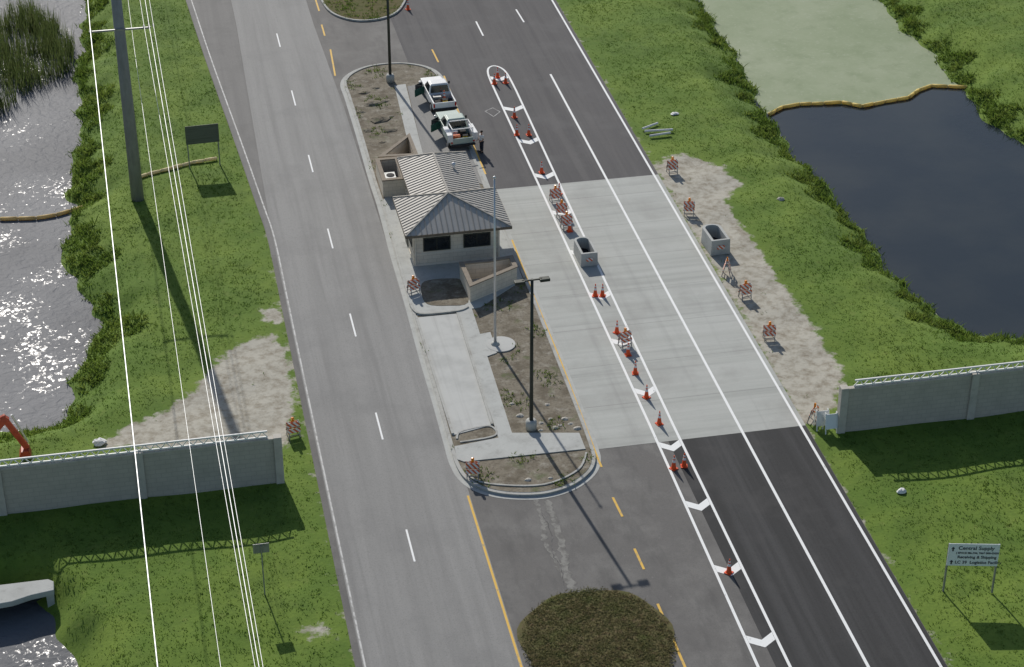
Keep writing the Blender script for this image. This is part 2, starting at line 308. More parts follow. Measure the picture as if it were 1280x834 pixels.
dirtShadeP=[px(l) for l in ([(120,556),(165,530),(215,508),(248,480),(275,448),(305,425),(340,418),(352,432),(362,460),(368,500),(360,545),(355,560)],
 [(816,203),(855,192),(900,206),(925,228),(905,252),(935,290),(968,345),(1010,395),(1033,435),(1056,464),(1046,500),(1022,530),(1008,535),(962,455),(905,350),(850,262)],
 [(325,385),(352,388),(350,402),(330,400)],[(375,785),(405,780),(410,792),(385,795)])]  # last patch is a small mottled shadow painted as brown ground
def dirtshadef(x,y):
    d=np.full(x.shape,1e9)
    for P in dirtShadeP: d=np.minimum(d,sdist(x,y,P))
    e=np.minimum(np.abs(x-(XE-.1)),np.abs(x-(XR+.2)))
    v=np.clip(.5-d*.35,0,1)
    a,b,c=pond_sd(x,y); v=np.maximum(v,np.clip(.45-np.abs(np.minimum(a,np.minimum(b,c)))*.6,0,1))
    return np.maximum(v,np.clip(.46-e*.22,0,1))
DD=dirtshadef(XX,YY)
ny,nx=XX.shape
me=bpy.data.meshes.new('ground')
idx=np.arange(nx*ny).reshape(ny,nx)
fc=np.stack([idx[:-1,:-1],idx[:-1,1:],idx[1:,1:],idx[1:,:-1]],-1).reshape(-1,4)
def npmesh(me,V,Fc,smooth=True):
    k=Fc.shape[1]; me.vertices.add(len(V)); me.vertices.foreach_set('co',V.astype(np.float32).ravel())
    me.loops.add(Fc.size); me.loops.foreach_set('vertex_index',Fc.astype(np.int32).ravel())
    me.polygons.add(len(Fc)); me.polygons.foreach_set('loop_start',(np.arange(len(Fc))*k).astype(np.int32))
    try: me.polygons.foreach_set('loop_total',np.full(len(Fc),k,np.int32))
    except Exception: pass
    me.update(calc_edges=True); me.validate()
    if smooth: me.polygons.foreach_set('use_smooth',np.ones(len(me.polygons),bool))
npmesh(me,np.stack([XX,YY,ZZ],-1).reshape(-1,3),fc)
at=me.attributes.new('dirt','FLOAT','POINT'); at.data.foreach_set('value',DD.astype(np.float32).ravel())
me.materials.append(M_ground); g=bpy.data.objects.new('ground',me); COL.objects.link(g); struct(g)
b=MB(); b.sheet([(-90,50),(6.5,50),(6.5,320),(-90,320)],WL); struct(b.build('water',M_waterL))
b=MB(); b.sheet([(39,100),(150,100),(150,320),(39,320)],WL); struct(b.build('water',M_waterR))
b=MB(); b.sheet(px([(820,-120),(868,-10),(900,45),(925,80),(935,112),(958,143),(985,132),(1025,129),(1075,133),(1105,127),(1138,122),(1162,108),(1212,108),(1240,90),(1150,20),(1100,-120)],WL+.006),WL+.006); struct(b.build('water_algae',M_algae))
# ------------------------------------------------------------------ roads
Y0,Y1=30,330
left_curve=cat(px([(175,-190),(212,-75),(237,0),(262,75),(298,175),(326,255)])+[Vector((XE,G(340,300).y,0)),Vector((XE,G(360,380).y,0))],n=5)
lc=[(p.x,p.y) for p in left_curve]
b=MB(); pts=[(XE-.35,Y0),(XR+.35,Y0),(XR+.35,Y1)]+[(lc[0][0]-3,Y1)]+[(x-.35,y) for x,y in lc]
b.sheet(pts,0); struct(b.build('road',M_asph_m))
b=MB(); b.sheet([(XE+.03,Y0),(XY+.12,Y0),(XY+.12,98),(16.1,99),(16.0,147),(15.6,165),(15.2,Y1),(9.1,Y1),(8.95,167),(XE+.03,128)],.004); struct(b.build('road',M_asph_l))
b=MB(); b.sheet([(XE-.32,124),(XE+.02,124),(XE+.02,128),(8.9,167),(9.0,Y1),(lc[0][0]-2.9,Y1)]+[(x-.3,y) for x,y in lc if y>124.5],.005); struct(b.build('road',M_asph_w))
ys0=G(745,562).y; ys1=G(815,219).y; yr0=G(1005,537).y
b=MB(); b.sheet([(22.5,ys1),(XR+.32,ys1),(XR+.32,Y1),(22.,Y1)],.004); struct(b.build('road',M_asph_u))
b=MB(); b.sheet([(21.6,ys0),(XR+.34,ys0),(XR+.34,ys1),(24.6,ys1)],.008); struct(b.build('road',M_slab))
b=MB(); b.sheet([(29.0,Y0),(XR+.33,Y0),(XR+.33,ys0),(29.0,ys0)],.006); struct(b.build('road',M_asph_d))
MZ=.014
def marking(pts,w,m=M_white,z=MZ):
    b=MB(); b.ribbon(pts,w,z); return struct(b.build('road_marking',m))
marking([(XR,Y0),(XR,Y1)],.16); marking([(XLn,Y0),(XLn,G(688,93).y)],.17)
marking([(XE+.15,Y0)]+[(x+.15,y) for x,y in lc[::-1]],.10,M_worn)
for k in range(-3,12):
    y=G(513,682).y+k*12.19; marking([(XD,y-1.5),(XD,y+1.5)],.11)
for (a,c) in (((655,28),(645,12)),((604,45),(595,27))): marking(px([a,c]),.14)
y=G(650,20).y
for k in (1,2,3): marking([(G(650,20).x,y+12.2*k-1.5),(G(650,20).x,y+12.2*k+1.5)],.14); marking([(G(600,36).x,y+12.2*k-2.5),(G(600,36).x,y+12.2*k+.5)],.14)
marking([(XY,Y0),(XY,G(583,620).y)],.13,M_yellow)
marking(cat(px([(752,584),(744,565),(725,515),(700,450),(668,372),(640,300)])),.13,M_yellow)
marking(cat(px([(607,218),(590,178),(570,133),(555,95)])),.13,M_yellow)
for a,c in (((778,646),(766,622)),((805,712),(793,686)),((548,78),(540,62)),((419,95),(413,62)),((406,45),(402,31)),((399,14),(392,-8)),((858,838),(822,755)),((905,950),(860,842))): marking(px([a,c]),.14,M_yellow)
Lp=[(28.0,Y0),(28.1,75),(28.35,98),(28.45,125),(28.5,148)]; Rp=[(29.7,Y0),(29.72,75),(29.75,98),(29.95,125),(30.2,148)]
def xi(P,y):
    for (x0,y0),(x1,y1) in zip(P,P[1:]):
        if y0<=y<=y1: return x0+(x1-x0)*(y-y0)/(y1-y0)
    return P[-1][0]
top=[(28.5,148.),(28.55,151.2),(28.8,152.7),(29.35,153.2),(29.9,152.6),(30.15,151.2),(30.2,148)]
marking(Lp+cat(top,n=4)[1:-1]+Rp[::-1],.16)
b=MB(); y=77.2-6.1*7
while y<151:
    xl,xr=xi(Lp,y)+.09,xi(Rp,y)-.09; xm=(xl+xr)/2; t=.62; d=.75
    b.add([(xl,y+d,MZ),(xl,y+d-t,MZ),(xm,y-t*.6,MZ),(xm,y+t*.4,MZ)],[(0,1,2,3)]); b.add([(xm,y+t*.4,MZ),(xm,y-t*.6,MZ),(xr,y+d-t,MZ),(xr,y+d,MZ)],[(0,1,2,3)]); y+=6.1
struct(b.build('road_marking',M_white))
marking(px([(607,139),(616,135),(625,140),(617,146),(606,139)]),.05,M_worn)
def wig(pts,w,m,name,z,amp=.06,n=10):
    P=cat(px(pts),n=n); P=[Vector((p.x+random.uniform(-amp,amp),p.y)) for p in P]; b=MB(); b.ribbon(P,w,z); struct(b.build(name,m))
wig([(668,622),(680,650),(680,672),(695,700),(708,725),(718,743)],.26,M_silt,'road_silt',.009,.1); wig([(684,626),(694,655),(704,690),(708,712),(718,738)],.36,M_silt,'road_silt',.0105,.12)
wig([(676,640),(690,668),(690,690),(703,715),(706,742)],.06,M_tar,'road_crack',.012)
# ------------------------------------------------------------------ central island
isl=px([(432,104),(438,125),(452,170),(468,225),(480,262),(495,318),(513,378),(530,440),(548,500),(563,553),(571,580),(584,600),(607,613),(640,619),(680,618),(713,608),(735,592),(742,576),(738,558),(724,520),(699,457),(679,407),(657,352),(634,300),(611,248),(597,212),(582,175),(567,138),(551,102),(535,87),(505,81),(470,83),(445,91)])
islc=cat(isl,closed=True,n=5)
b=MB(); b.ribbon(islc,.42,.012,None,True,off=-.22); struct(b.build('gutter',M_conc))
b=MB(); b.ribbon(islc,.2,-.02,.15,True,off=.0); struct(b.build('kerb',M_kerb,bevel=.02))
b=MB(); b.sheet(islc,.11); struct(b.build('island_soil',M_dirt))
def pave(l,m,z,name='pavement',h=.05,smooth=False):
    P=px(l,z); P=cat(P,True,4) if smooth else P
    b=MB(); b.prism(P,z-h,z); return struct(b.build(name,m))
pave([(479,250),(492,236),(607,236),(636,302),(654,350),(650,352),(600,384),(572,389),(522,394),(514,385),(497,325)],M_conc,.155)
pave([(521,397),(571,392),(615,531),(566,544)],M_pad,.150)
pave([(571,390),(589,383),(640,541),(724,541),(732,561),(580,577),(571,574),(568,558),(623,547)],M_conc,.165)
pave([(493,107),(507,105),(529,193),(514,195)],M_conc,.15)
pave([(509,108),(547,101),(606,232),(530,197)],M_asph_l,.14)
pave([(598,418),(613,415),(621,441),(607,446)],M_conc,.163)
b=MB(); b.prism([(G(626,430,.17).x+.95*math.cos(t*math.pi/14),G(626,430,.17).y+.95*math.sin(t*math.pi/14)) for t in range(28)],.1,.175); struct(b.build('pavement',M_pad))
pave([(530,352),(560,348),(580,352),(585,378),(560,382),(534,380),(527,366)],M_dirt,.17,'planting_bed',.03,True)
for l in ([(513,380),(518,389),(530,393),(572,389),(585,384)],[(572,392),(615,531)],[(520,396),(566,543)]):
    b=MB(); b.ribbon(cat(px(l,.15),n=4),.16,.1,.24); struct(b.build('kerb',M_kerb))
for l in ([(571,549),(574,541),(590,536),(612,533),(621,541),(612,547),(575,553)],[(583,581),(590,598),(620,606),(680,606),(722,588),(733,566)]):
    b=MB(); b.ribbon(cat(px(l,.12),n=5),.12,.09,.17); struct(b.build('kerb',M_kerb))
c0=G(748,803); b=MB(); vs=[];fs=[]; n=48; rings=12
for j in range(rings+1):
    for i in range(n):
        t=2*math.pi*i/n; rr=j/rings*(4.0+.18*math.sin(3*t)+.12*math.sin(7*t+1)); vs.append((c0.x+rr*math.cos(t),c0.y+rr*math.sin(t)*1.12,.02+.06*(1-(j/rings)**2)+.02*random.random()))
for j in range(rings):
    for i in range(n): fs.append((j*n+i,(j+1)*n+i,(j+1)*n+(i+1)%n,j*n+(i+1)%n))
b.add(vs,fs); struct(b.build('planted_island',M_brush,smooth=True))
farisl=cat(px([(380,-90),(396,-20),(404,5),(420,20),(450,27),(485,22),(503,8),(505,-15),(480,-90)]),True,4)
b=MB(); b.prism(farisl,-.01,.1); struct(b.build('planted_island',M_brush)); b=MB(); b.ribbon(farisl,.18,-.02,.15,True); struct(b.build('kerb',M_kerb))
# ------------------------------------------------------------------ vegetation as uncountable stuff
def blades(name,P,h,w,nper,m,lean=.35):
    n=len(P); P=np.repeat(P,nper,0); h=np.repeat(h,nper)*rng.uniform(.6,1.15,n*nper); w=np.repeat(w,nper)
    a=rng.uniform(0,2*np.pi,len(P)); P=P+np.stack([rng.normal(0,1,len(P))*w*1.6,rng.normal(0,1,len(P))*w*1.6,np.zeros(len(P))],-1)
    d=np.stack([np.cos(a),np.sin(a),0*a],-1)*w[:,None]/2; la=rng.uniform(0,2*np.pi,len(P)); ll=h*lean*rng.uniform(.2,1.3,len(P))
    tip=P+np.stack([np.cos(la)*ll,np.sin(la)*ll,h],-1); mid=P*.5+tip*.5+np.stack([0*a,0*a,h*.08],-1)
    V=np.stack([P-d,P+d,mid+d*.8,tip,mid-d*.8],1).reshape(-1,3); N=len(P); base=np.arange(N)*5
    me=bpy.data.meshes.new(name); npmesh(me,V,np.stack([base,base+1,base+2,base+3,base+4],-1),False); me.materials.append(m)
    o=bpy.data.objects.new(name,me); COL.objects.link(o); o['kind']='stuff'; return o
def inview(x,y,mar=130):
    u,v=proj(x,y,0.); return (u>-mar)&(u<1280+mar)&(v>-mar)&(v<834+mar*.8)
N=430000; x=rng.uniform(-24,92,N); y=rng.uniform(60,194,N)
k=inview(x,y)&((x<XE-.25)|(x>XR+.25)); x=x[k];y=y[k]
lx=np.interp(y,[p[1] for p in lc[::-1]],[p[0] for p in lc[::-1]])-.3
k=(x<lx)|(x>XR+.25); x=x[k];y=y[k]
a,bb,c=pond_sd(x,y); sd=np.minimum(np.minimum(a,bb),c); dv=dirtshadef(x,y)
k=(sd>.05)&(rng.uniform(0,1,len(x))>np.clip(dv*2.3-.1,0,.995)); x,y,sd,a,c=x[k],y[k],sd[k],a[k],c[k]
wallz=(np.abs(y-96.8)<.3)&(x<6.3)|(np.abs(y-95.3)<.3)&(x>39); x,y,sd,a,c=[q[~wallz] for q in (x,y,sd,a,c)]
z=height(x,y); P=np.stack([x,y,z-.02],-1)
patch=np.clip((np.sin(x*.7+1)*np.sin(y*.45)+np.sin(x*.3-y*.37))*.5+.2,0,1)
hh=.06+.04*rng.random(len(x))+.07*patch*rng.random(len(x))
blades('grass',P[::2],hh[::2],np.full(len(x[::2]),.055),3,M_grass,1.4)
lim=np.where(a<c,2.0+.9*np.sin(y*.5)+.6*np.sin(y*1.3),1.7+.6*np.sin(y*.6)+.5*np.sin(y*1.7))
tk=(np.minimum(a,c)<lim)&(y>=100); Pt=P[tk]; Pt=Pt[rng.random(len(Pt))<.75]
clump=(np.sin(Pt[:,0]*1.9+Pt[:,1])*np.sin(Pt[:,1]*1.4-Pt[:,0]*.5)+1)/2
blades('bank_weeds',Pt,.18+.5*clump*rng.random(len(Pt)),np.full(len(Pt),.085),4,M_weed,1.0)
reedP=px([(-60,30),(40,12),(70,35),(92,55),(90,90),(60,108),(30,120),(0,148),(-60,165)],WL)
x=rng.uniform(-24,10,26000); y=rng.uniform(140,190,26000); k=inpoly(x,y,reedP); x,y=x[k],y[k]; k=(np.sin(x*1.3+y*.4)+np.sin(y*1.1)+rng.normal(0,.7,len(x)))>-.6; x,y=x[k],y[k]
blades('reeds',np.stack([x,y,np.full(len(x),WL-.1)],-1),1.2+1.3*rng.random(len(x)),np.full(len(x),.05),3,M_reed,.22)
t=rng.uniform(0,2*np.pi,7000); rr=np.sqrt(rng.random(7000))*3.95
blades('island_brush',np.stack([c0.x+rr*np.cos(t),c0.y+rr*np.sin(t)*1.12,.02+.06*(1-(rr/4)**2)],-1),.03+.08*rng.random(7000),np.full(7000,.06),3,M_brush,2.)
x=rng.uniform(14,28,16000); y=rng.uniform(92,200,16000); k=(inpoly(x,y,islc)|inpoly(x,y,farisl)); x,y=x[k],y[k]
k=((np.sin(x*1.7+y*.9)+np.sin(y*1.2-x)+rng.normal(0,.5,len(x)))>1.0)|(inpoly(x,y,farisl)&(rng.random(len(x))<.5)); x,y=x[k],y[k]
bad=np.zeros(len(x),bool)
for l in ([(479,250),(492,200),(600,190),(636,302),(654,350),(600,384),(572,389),(522,394),(514,385)],[(521,393),(589,383),(642,541),(724,538),(735,563),(575,580),(566,560)],[(493,107),(547,98),(606,232),(514,197)],[(598,412),(640,412),(645,444),(607,449)],[(470,170),(525,165),(530,240),(470,250)]): bad|=inpoly(x,y,px(l))
x,y=x[~bad],y[~bad]
blades('island_weeds',np.stack([x,y,np.full(len(x),.1)],-1),.06+.15*rng.random(len(x)),np.full(len(x),.06),5,M_weed,1.3)
# ------------------------------------------------------------------ guard house
gx=thing('guard_house','beige block guard house with a tan ribbed metal hip roof on the central island','guard house',(20.4,122.5,.155))
def hiproof(x0,x1,y0,y1,z0,rx0,rx1,ry0,ry1,rz,open_front=False,ribs=.36):
    b=MB(); s=MB()
    A,B,C,D=(x0,y0,z0),(x1,y0,z0),(x1,y1,z0),(x0,y1,z0); E,Fp=(rx0,ry0,rz),(rx1,ry1,rz)
    vs=[A,B,C,D,E,Fp]; fs=[(0,1,4),(1,2,5,4),(2,3,5),(3,0,4,5),(0,3,2,1)]
    if E==Fp: vs=[A,B,C,D,E]; fs=[(0,1,4),(1,2,4),(2,3,4),(3,0,4),(0,3,2,1)]
    b.add(vs,fs)
    def rib(p,q):
        p=Vector(p)+Vector((0,0,.02)); q=Vector(q)+Vector((0,0,.02)); s.bar(p,q,.045,.05)
    n=int((x1-x0)/ribs)
    for i in range(1,n):
        x=x0+(x1-x0)*i/n; f=(x-x0)/(rx0-x0) if x<rx0 else (x1-x)/(x1-rx0)
        if not open_front: rib((x,y0,z0),(x,y0+(ry0-y0)*f,z0+(rz-z0)*f))
        f=(x-x0)/(rx1-x0) if x<rx1 else (x1-x)/(x1-rx1)
        rib((x,y1,z0),(x,y1+(ry1-y1)*f,z0+(rz-z0)*f))
    n=int((y1-y0)/ribs)
    for i in range(1,n):
        y=y0+(y1-y0)*i/n
        f=(y-y0)/(ry0-y0) if y<ry0 else ((y1-y)/(y1-ry1) if y>ry1 else 1)
        if open_front and y<ry0: f=1
        f=min(1,f); rib((x0,y,z0),(x0+(rx0-x0)*f,y,z0+(rz-z0)*f)); rib((x1,y,z0),(x1+(rx0-x1)*f,y,z0+(rz-z0)*f))
    for p in (A,B): 
        if not open_front: s.bar(Vector(p)+Vector((0,0,.03)),Vector(E)+Vector((0,0,.03)),.12,.06)
    for p in (C,D): s.bar(Vector(p)+Vector((0,0,.03)),Vector(Fp)+Vector((0,0,.03)),.12,.06)
    if E!=Fp: s.bar(Vector(E)+Vector((0,0,.03)),Vector(Fp)+Vector((0,0,.03)),.14,.06)
    return b,s
b=MB(); b.box(17.4,23.4,120.25,124.7,.1,2.8); wl=b.build('wall',M_block,gx)
b=MB(); b.box(18.5,22.7,124.72,131.0,.1,2.75); b.build('wall',M_block,gx)
b=MB(); b.box(17.36,23.44,120.21,124.74,.1,.32); b.build('plinth',M_trim,gx)
b=MB(); b.box(17.37,23.43,120.22,124.73,1.02,1.12); b.build('sill_band',M_trim,gx)
r,s=hiproof(16.75,24.1,119.5,125.4,2.95,20.2,20.2,122.45,122.45,4.45); ro=r.build('roof',M_roof,gx); s.build('roof_seams',M_seam,ro)
r,s=hiproof(18.0,23.1,123.6,131.6,2.93,20.45,20.45,123.75,130.2,3.75,True); ro2=r.build('roof',M_roof,gx); s.build('roof_seams',M_seam,ro2)
b=MB(); b.box(16.72,24.13,119.47,119.6,2.76,2.945); b.box(16.72,24.13,125.3,125.43,2.76,2.945); b.box(16.72,16.85,119.605,125.295,2.76,2.945); b.box(24.0,24.13,119.605,125.295,2.76,2.945); b.build('fascia',M_fascia,gx)
b=MB(); b.box(16.86,23.99,119.61,120.2,2.80,2.83); b.build('soffit',M_trim,gx)
b=MB(); b.box(17.97,18.08,125.44,131.63,2.74,2.925); b.box(23.02,23.13,125.44,131.63,2.74,2.925); b.box(18.085,23.015,131.5,131.63,2.74,2.925); b.build('fascia',M_fascia,gx)
def window(x0,x1,z0,z1,y,axis='x'):
    f=MB(); g_=MB(); t=.07
    B=(lambda m,a0,a1,d0,d1,c0,c1: m.box(a0,a1,y-d1,y-d0,c0,c1)) if axis=='x' else (lambda m,a0,a1,d0,d1,c0,c1: m.box(y-d1,y-d0,a0,a1,c0,c1))
    B(f,x0,x1,0,.06,z1-t,z1); B(f,x0,x1,0,.06,z0,z0+t); B(f,x0,x0+t,0,.06,z0+t,z1-t); B(f,x1-t,x1,0,.06,z0+t,z1-t); B(f,(x0+x1)/2-.02,(x0+x1)/2+.02,0,.05,z0+t,z1-t)
    B(g_,x0+t,x1-t,0,.02,z0+t,z1-t)
    fo=f.build('window',M_bronze,gx); g_.build('pane',M_glass,fo)
window(18.05,19.95,1.25,2.3,120.25); window(20.85,22.75,1.25,2.3,120.25)
window(121.0,122.4,1.25,2.35,17.4,'y')
b=MB(); b.box(17.34,17.398,122.9,123.9,.2,2.3); d=b.build('door',M_bronze,gx); b=MB(); b.box(17.28,17.338,123.0,123.08,1.1,1.3); b.build('handle',M_alu,d)
b=MB(); b.tube((21.6,128.2,3.3),(21.6,128.2,3.72),.09); b.lathe([(.17,0),(.17,.05),(.03,.16)],(21.6,128.2,3.72)); b.build('roof_vent',M_alu,gx,True)
for zx in (17.5,23.3):
    b=MB(); b.tube((zx,120.16,.2),(zx,120.16,2.8),.04); b.build('downpipe',M_trim,gx)
def lowwall(name,l,z,label,closed=True,pts=None):
    P=pts or [(p.x,p.y) for p in px(l,z)]; o=thing(name,label,'wall',(sum(p[0] for p in P)/len(P),sum(p[1] for p in P)/len(P),.15))
    b=MB(); b.ribbon(P,.22,.1,z,closed); b.build('wall',M_block,o)
    b=MB(); b.ribbon(P,.32,z+.003,z+.09,closed); b.build('coping',M_cap,o); return o
lowwall('barrier_wall',[(577,330),(589,357),(644,334),(639,322),(612,327)],1.35,'low beige block barrier wall with brown coping folded to a point, in front of the guard house')
lowwall('barrier_wall',[(477,196),(511,170),(520,194)],1.3,'triangular low block wall with brown coping behind the guard house, left of the pickups')
e=lowwall('equipment_enclosure',None,1.45,'grey walled equipment enclosure at the back left corner of the guard house',pts=[(16.9,131.1),(18.35,131.1),(18.35,134.5),(16.9,134.5)])
b=MB(); b.box(17.2,18.0,132.2,133.3,.12,1.0); ac=b.build('air_conditioner',M_galv,e,bevel=.03); b=MB(); b.lathe([(.3,0),(.3,.03),(.1,.05)],(17.6,132.75,1.003)); b.build('fan_grille',M_dark,ac)
# ------------------------------------------------------------------ perimeter walls
def perimeter(x0,x1,posts,y,label,lat0,lat1):
    o=thing('perimeter_wall',label,'wall',((max(x0,-14)+min(x1,60))/2,y,0))
    hgt=2.95
    ps=sorted(posts)
    for a,c in zip(ps,ps[1:]):
        b=MB(); b.box(a+.24,c-.24,y-.1,y+.1,-.9,hgt); p=b.build('wall_panel',M_wallblk,o)
        b=MB(); b.box(a+.24,c-.24,y-.15,y+.15,hgt+.003,hgt+.1); b.build('coping',M_walltop,p)
    for a in ps:
        b=MB(); b.box(a-.236,a+.236,y-.24,y+.24,-.9,hgt+.18); b.build('post',M_walltop,o,bevel=.02)
    b=MB(); z0,z1=hgt+.17,hgt+.62; yy=y+.02
    b.bar((lat0,yy,z0),(lat1,yy,z0),.09); b.bar((lat0,yy-.1,z1),(lat1,yy-.1,z1),.09); n=int((lat1-lat0)/.6)
    for i in range(n):
        u=lat0+(lat1-lat0)*i/n; w=(lat1-lat0)/n; b.bar((u,yy,z0),(u+w/2,yy-.1,z1),.055); b.bar((u+w/2,yy-.1,z1),(u+w,yy,z0),.055)
    b.build('lattice_rail',M_lattice,o)
perimeter(-35,6,[5.75,-2.15,-10.05,-17.95,-25.85,-33.75],96.8,'long grey block perimeter wall with white lattice rail on the left side of the road',-33,5.2)
perimeter(39,75,[39.5,47.8,56.1,64.4,72.7],95.3,'grey block perimeter wall with white lattice rail on the right side of the road',40.1,72)
# ------------------------------------------------------------------ utility pole and wires
pb=G(172,247); pb.z=hz(pb)-.1
up=thing('utility_pole','tall grey utility pole standing on the grass bank beside the glittering water','utility pole',pb)
b=MB(); b.tube(pb,(pb.x,pb.y,23),.47,.31,20); b.build('pole',M_pole,up,True)
za=13.6; xa=G(113,40,za); xc=G(187,38,za)
b=MB(); b.bar((xa.x-.1,pb.y-.45,za-.2),(xc.x+.1,pb.y-.45,za-.2),.10,.12); b.build('crossarm',M_galv,up)
for xx in (xa.x,xc.x-.35,xc.x,xc.x+.3):
    b=MB(); b.lathe([(.05,-.15),(.09,-.1),(.05,-.06),(.09,-.01),(.05,.03),(.03,.07)],(xx,pb.y-.45,za),12); b.build('insulator',M_trim,up,True)
def wire(x0,x1,z,label,r,sag=1.2):
    pts=[]; Ya,Yb=-20,pb.y-.45
    for i in range(25):
        t=i/24; y=Yb+(Ya-Yb)*t; pts.append((x0+(x1-x0)*t,y,z+.1-4*sag*t*(1-t)))
    q=[]
    for i in range(1,13):
        t=i/12; y=Yb+130*t; q.append((x0-(x1-x0)*t*.5,y,z+.1-4*sag*t*(1-t)))
    b=MB(); b.path(q[::-1]+pts,r,6); o=b.build('overhead_wire',M_wire); return tag(o,label,'power line')
def xend(u,v,z,x0):
    p=G(u,v,z); Yb=pb.y-.45; t=(p.y-Yb)/(-20-Yb); return x0+(p.x-x0)/t
wire(xa.x,xend(197,834,za-1.0,xa.x),za,'thick bright overhead wire, leftmost of the power lines',.032)
wire(xc.x-.35,xend(319,834,za-1.,xc.x-.35),za,'thin overhead wire, left strand of the three close together',.014)
wire(xc.x,xend(324,834,za-1.,xc.x),za,'thin overhead wire, middle strand of the three close together',.02)
wire(xc.x+.3,xend(329,834,za-1.,xc.x+.3),za,'thin overhead wire, right strand of the three close together',.014)
zb=12.0; x0=G(166,44,zb).x
wire(x0,xend(276,834,zb-1,x0),zb,'single thin overhead wire running between the thick wire and the three strands',.012)
# ------------------------------------------------------------------ lamps and flagpole
def lamp(base,h,label,ang):
    o=thing('street_lamp',label,'street lamp',base)
    b=MB(); b.lathe([(.34,0),(.34,.5),(.3,.62),(.2,.66)],base,20); b.build('base',M_conc,o,True)
    b=MB(); b.tube((base.x,base.y,base.z+.6),(base.x,base.y,base.z+h),.125,.09,12); b.build('pole',M_bronze,o,True)
    c,s_=math.cos(ang),math.sin(ang); b=MB(); b.bar((base.x-c*.6,base.y-s_*.6,base.z+h-.05),(base.x+c*.6,base.y+s_*.6,base.z+h-.05),.08); b.build('arm',M_bronze,o)
    for k in (-1,1):
        b=MB(); p=Vector((base.x+c*k*.45,base.y+s_*k*.45,base.z+h-.1)); q=p+Vector((c*k*.6,s_*k*.6,0)); b.bar(p,q,.38,.18); hd=b.build('lamp_head',M_bronze,o,bevel=.03)
        b=MB(); b.bar(p+Vector((c*k*.08,s_*k*.08,-.1)),q+Vector((-c*k*.08,-s_*k*.08,-.1)),.24,.02); b.build('lens',M_glass,hd)
    return o
lamp(G(664,536,.12),10.4,'dark bronze street lamp with twin heads on the lower part of the central island',.05)
lamp(G(488,102,.12),10.4,'dark bronze street lamp at the far end of the central island behind the pickups',.05)
fb=G(619,430,.175); fp=thing('flagpole','bare pale metal flagpole on a round concrete pad in front of the guard house','flagpole',fb)
b=MB(); b.lathe([(.28,0),(.28,.05),(.13,.12),(.11,.2)],fb,18); b.build('base',M_conc,fp,True)
b=MB(); b.tube((fb.x,fb.y,fb.z+.1),(fb.x,fb.y,fb.z+11.9),.095,.055,12); b.build('pole',M_alu,fp,True)
b=MB(); b.lathe([(.02,0),(.09,.05),(.11,.11),(.07,.18),(.01,.2)],(fb.x,fb.y,fb.z+11.9),12); b.build('finial',M_alu,fp,True)
# ------------------------------------------------------------------ signs
def signboard(pa,pc,zb,zt,m,label,name='road_sign',over=.1):
    mid=(pa+pc)/2; o=thing(name,label,'sign',mid)
    for p in (pa,pc):
        b=MB(); b.bar((p.x,p.y,p.z-.1),(p.x,p.y,zt-.05),.09); b.build('post',M_galv,o)
    b=MB(); d=(pc-pa).normalized(); n=Vector((d.y,-d.x,0))
    q0=pa-d*over+n*.07; q1=pc+d*over+n*.07; hgt=(zt-zb)
    b.bar((q0.x,q0.y,(zb+zt)/2),(q1.x,q1.y,(zb+zt)/2),.03,hgt); pn=b.build('sign_panel',m,o)
    return o,pn,q0,d,n
s1,pn,q0,d,n=signboard(G(1179,738),G(1240,739),1.75,3.2,M_signw,'white direction sign with dark lettering on two posts in the right verge grass',over=.04)
def text(body,x,z,size,parent,q0,d,n):
    cu=bpy.data.curves.new('lettering','FONT'); cu.body=body; cu.size=size; cu.extrude=.002; cu.offset=.006
    to=bpy.data.objects.new('t',cu); COL.objects.link(to); dg=bpy.context.evaluated_depsgraph_get(); me=bpy.data.meshes.new_from_object(to.evaluated_get(dg)); bpy.data.objects.remove(to)
    ang=math.atan2(d.y,d.x); M=Matrix.Translation(Vector((q0.x,q0.y,0))+d*x+n*.022+Vector((0,0,z)))@Matrix.Rotation(ang,4,'Z')@Matrix.Rotation(R(90),4,'X')
    me.transform(Matrix.Translation(-world_off(parent))@M); me.materials.clear(); me.materials.append(M_ink); o=bpy.data.objects.new('lettering',me); COL.objects.link(o); o.parent=parent
text('Central Supply',.52,2.82,.32,pn,q0,d,n); text('( SPACE M6-744, 7663 000-0X0X )',.42,2.55,.165,pn,q0,d,n); text('Receiving & Shipping',.52,2.25,.25,pn,q0,d,n); text('LC 39  Logistics Facility',.42,1.9,.26,pn,q0,d,n)
def arrow(x,z,a):
    b=MB(); t=Matrix.Rotation(a,2); pts=[(-.04,-.14),(.04,-.14),(.04,.02),(.11,.02),(0,.15),(-.11,.02),(-.04,.02)]; v=[]
    for (u,w) in pts:
        uu,ww=t@Vector((u,w)); p=Vector((q0.x,q0.y,0))+d*(x+uu)+n*.024; v.append((p.x,p.y,z+ww))
    b.add(v,[tuple(range(7))]); b.build('arrow',M_ink,pn)
arrow(.24,2.85,0); arrow(.24,1.98,0)
pa,pc=G(237,209),G(275,205)
for p in (pa,pc): p.z=hz(p)
signboard(pa,pc,pa.z+2.0,pa.z+3.5,M_signb,'large road sign seen from its dark back on two posts near the utility pole',over=.1)
ps=G(331,742); s3=thing('road_sign','small road sign seen from the back on a single post in the lower left verge','sign',ps)
b=MB(); b.bar((ps.x,ps.y,-.2),(ps.x,ps.y,3.2),.07); b.build('post',M_galv,s3)
b=MB(); b.box(ps.x-.43,ps.x+.43,ps.y+.045,ps.y+.065,2.7,3.3); b.build('sign_panel',M_galv,s3)
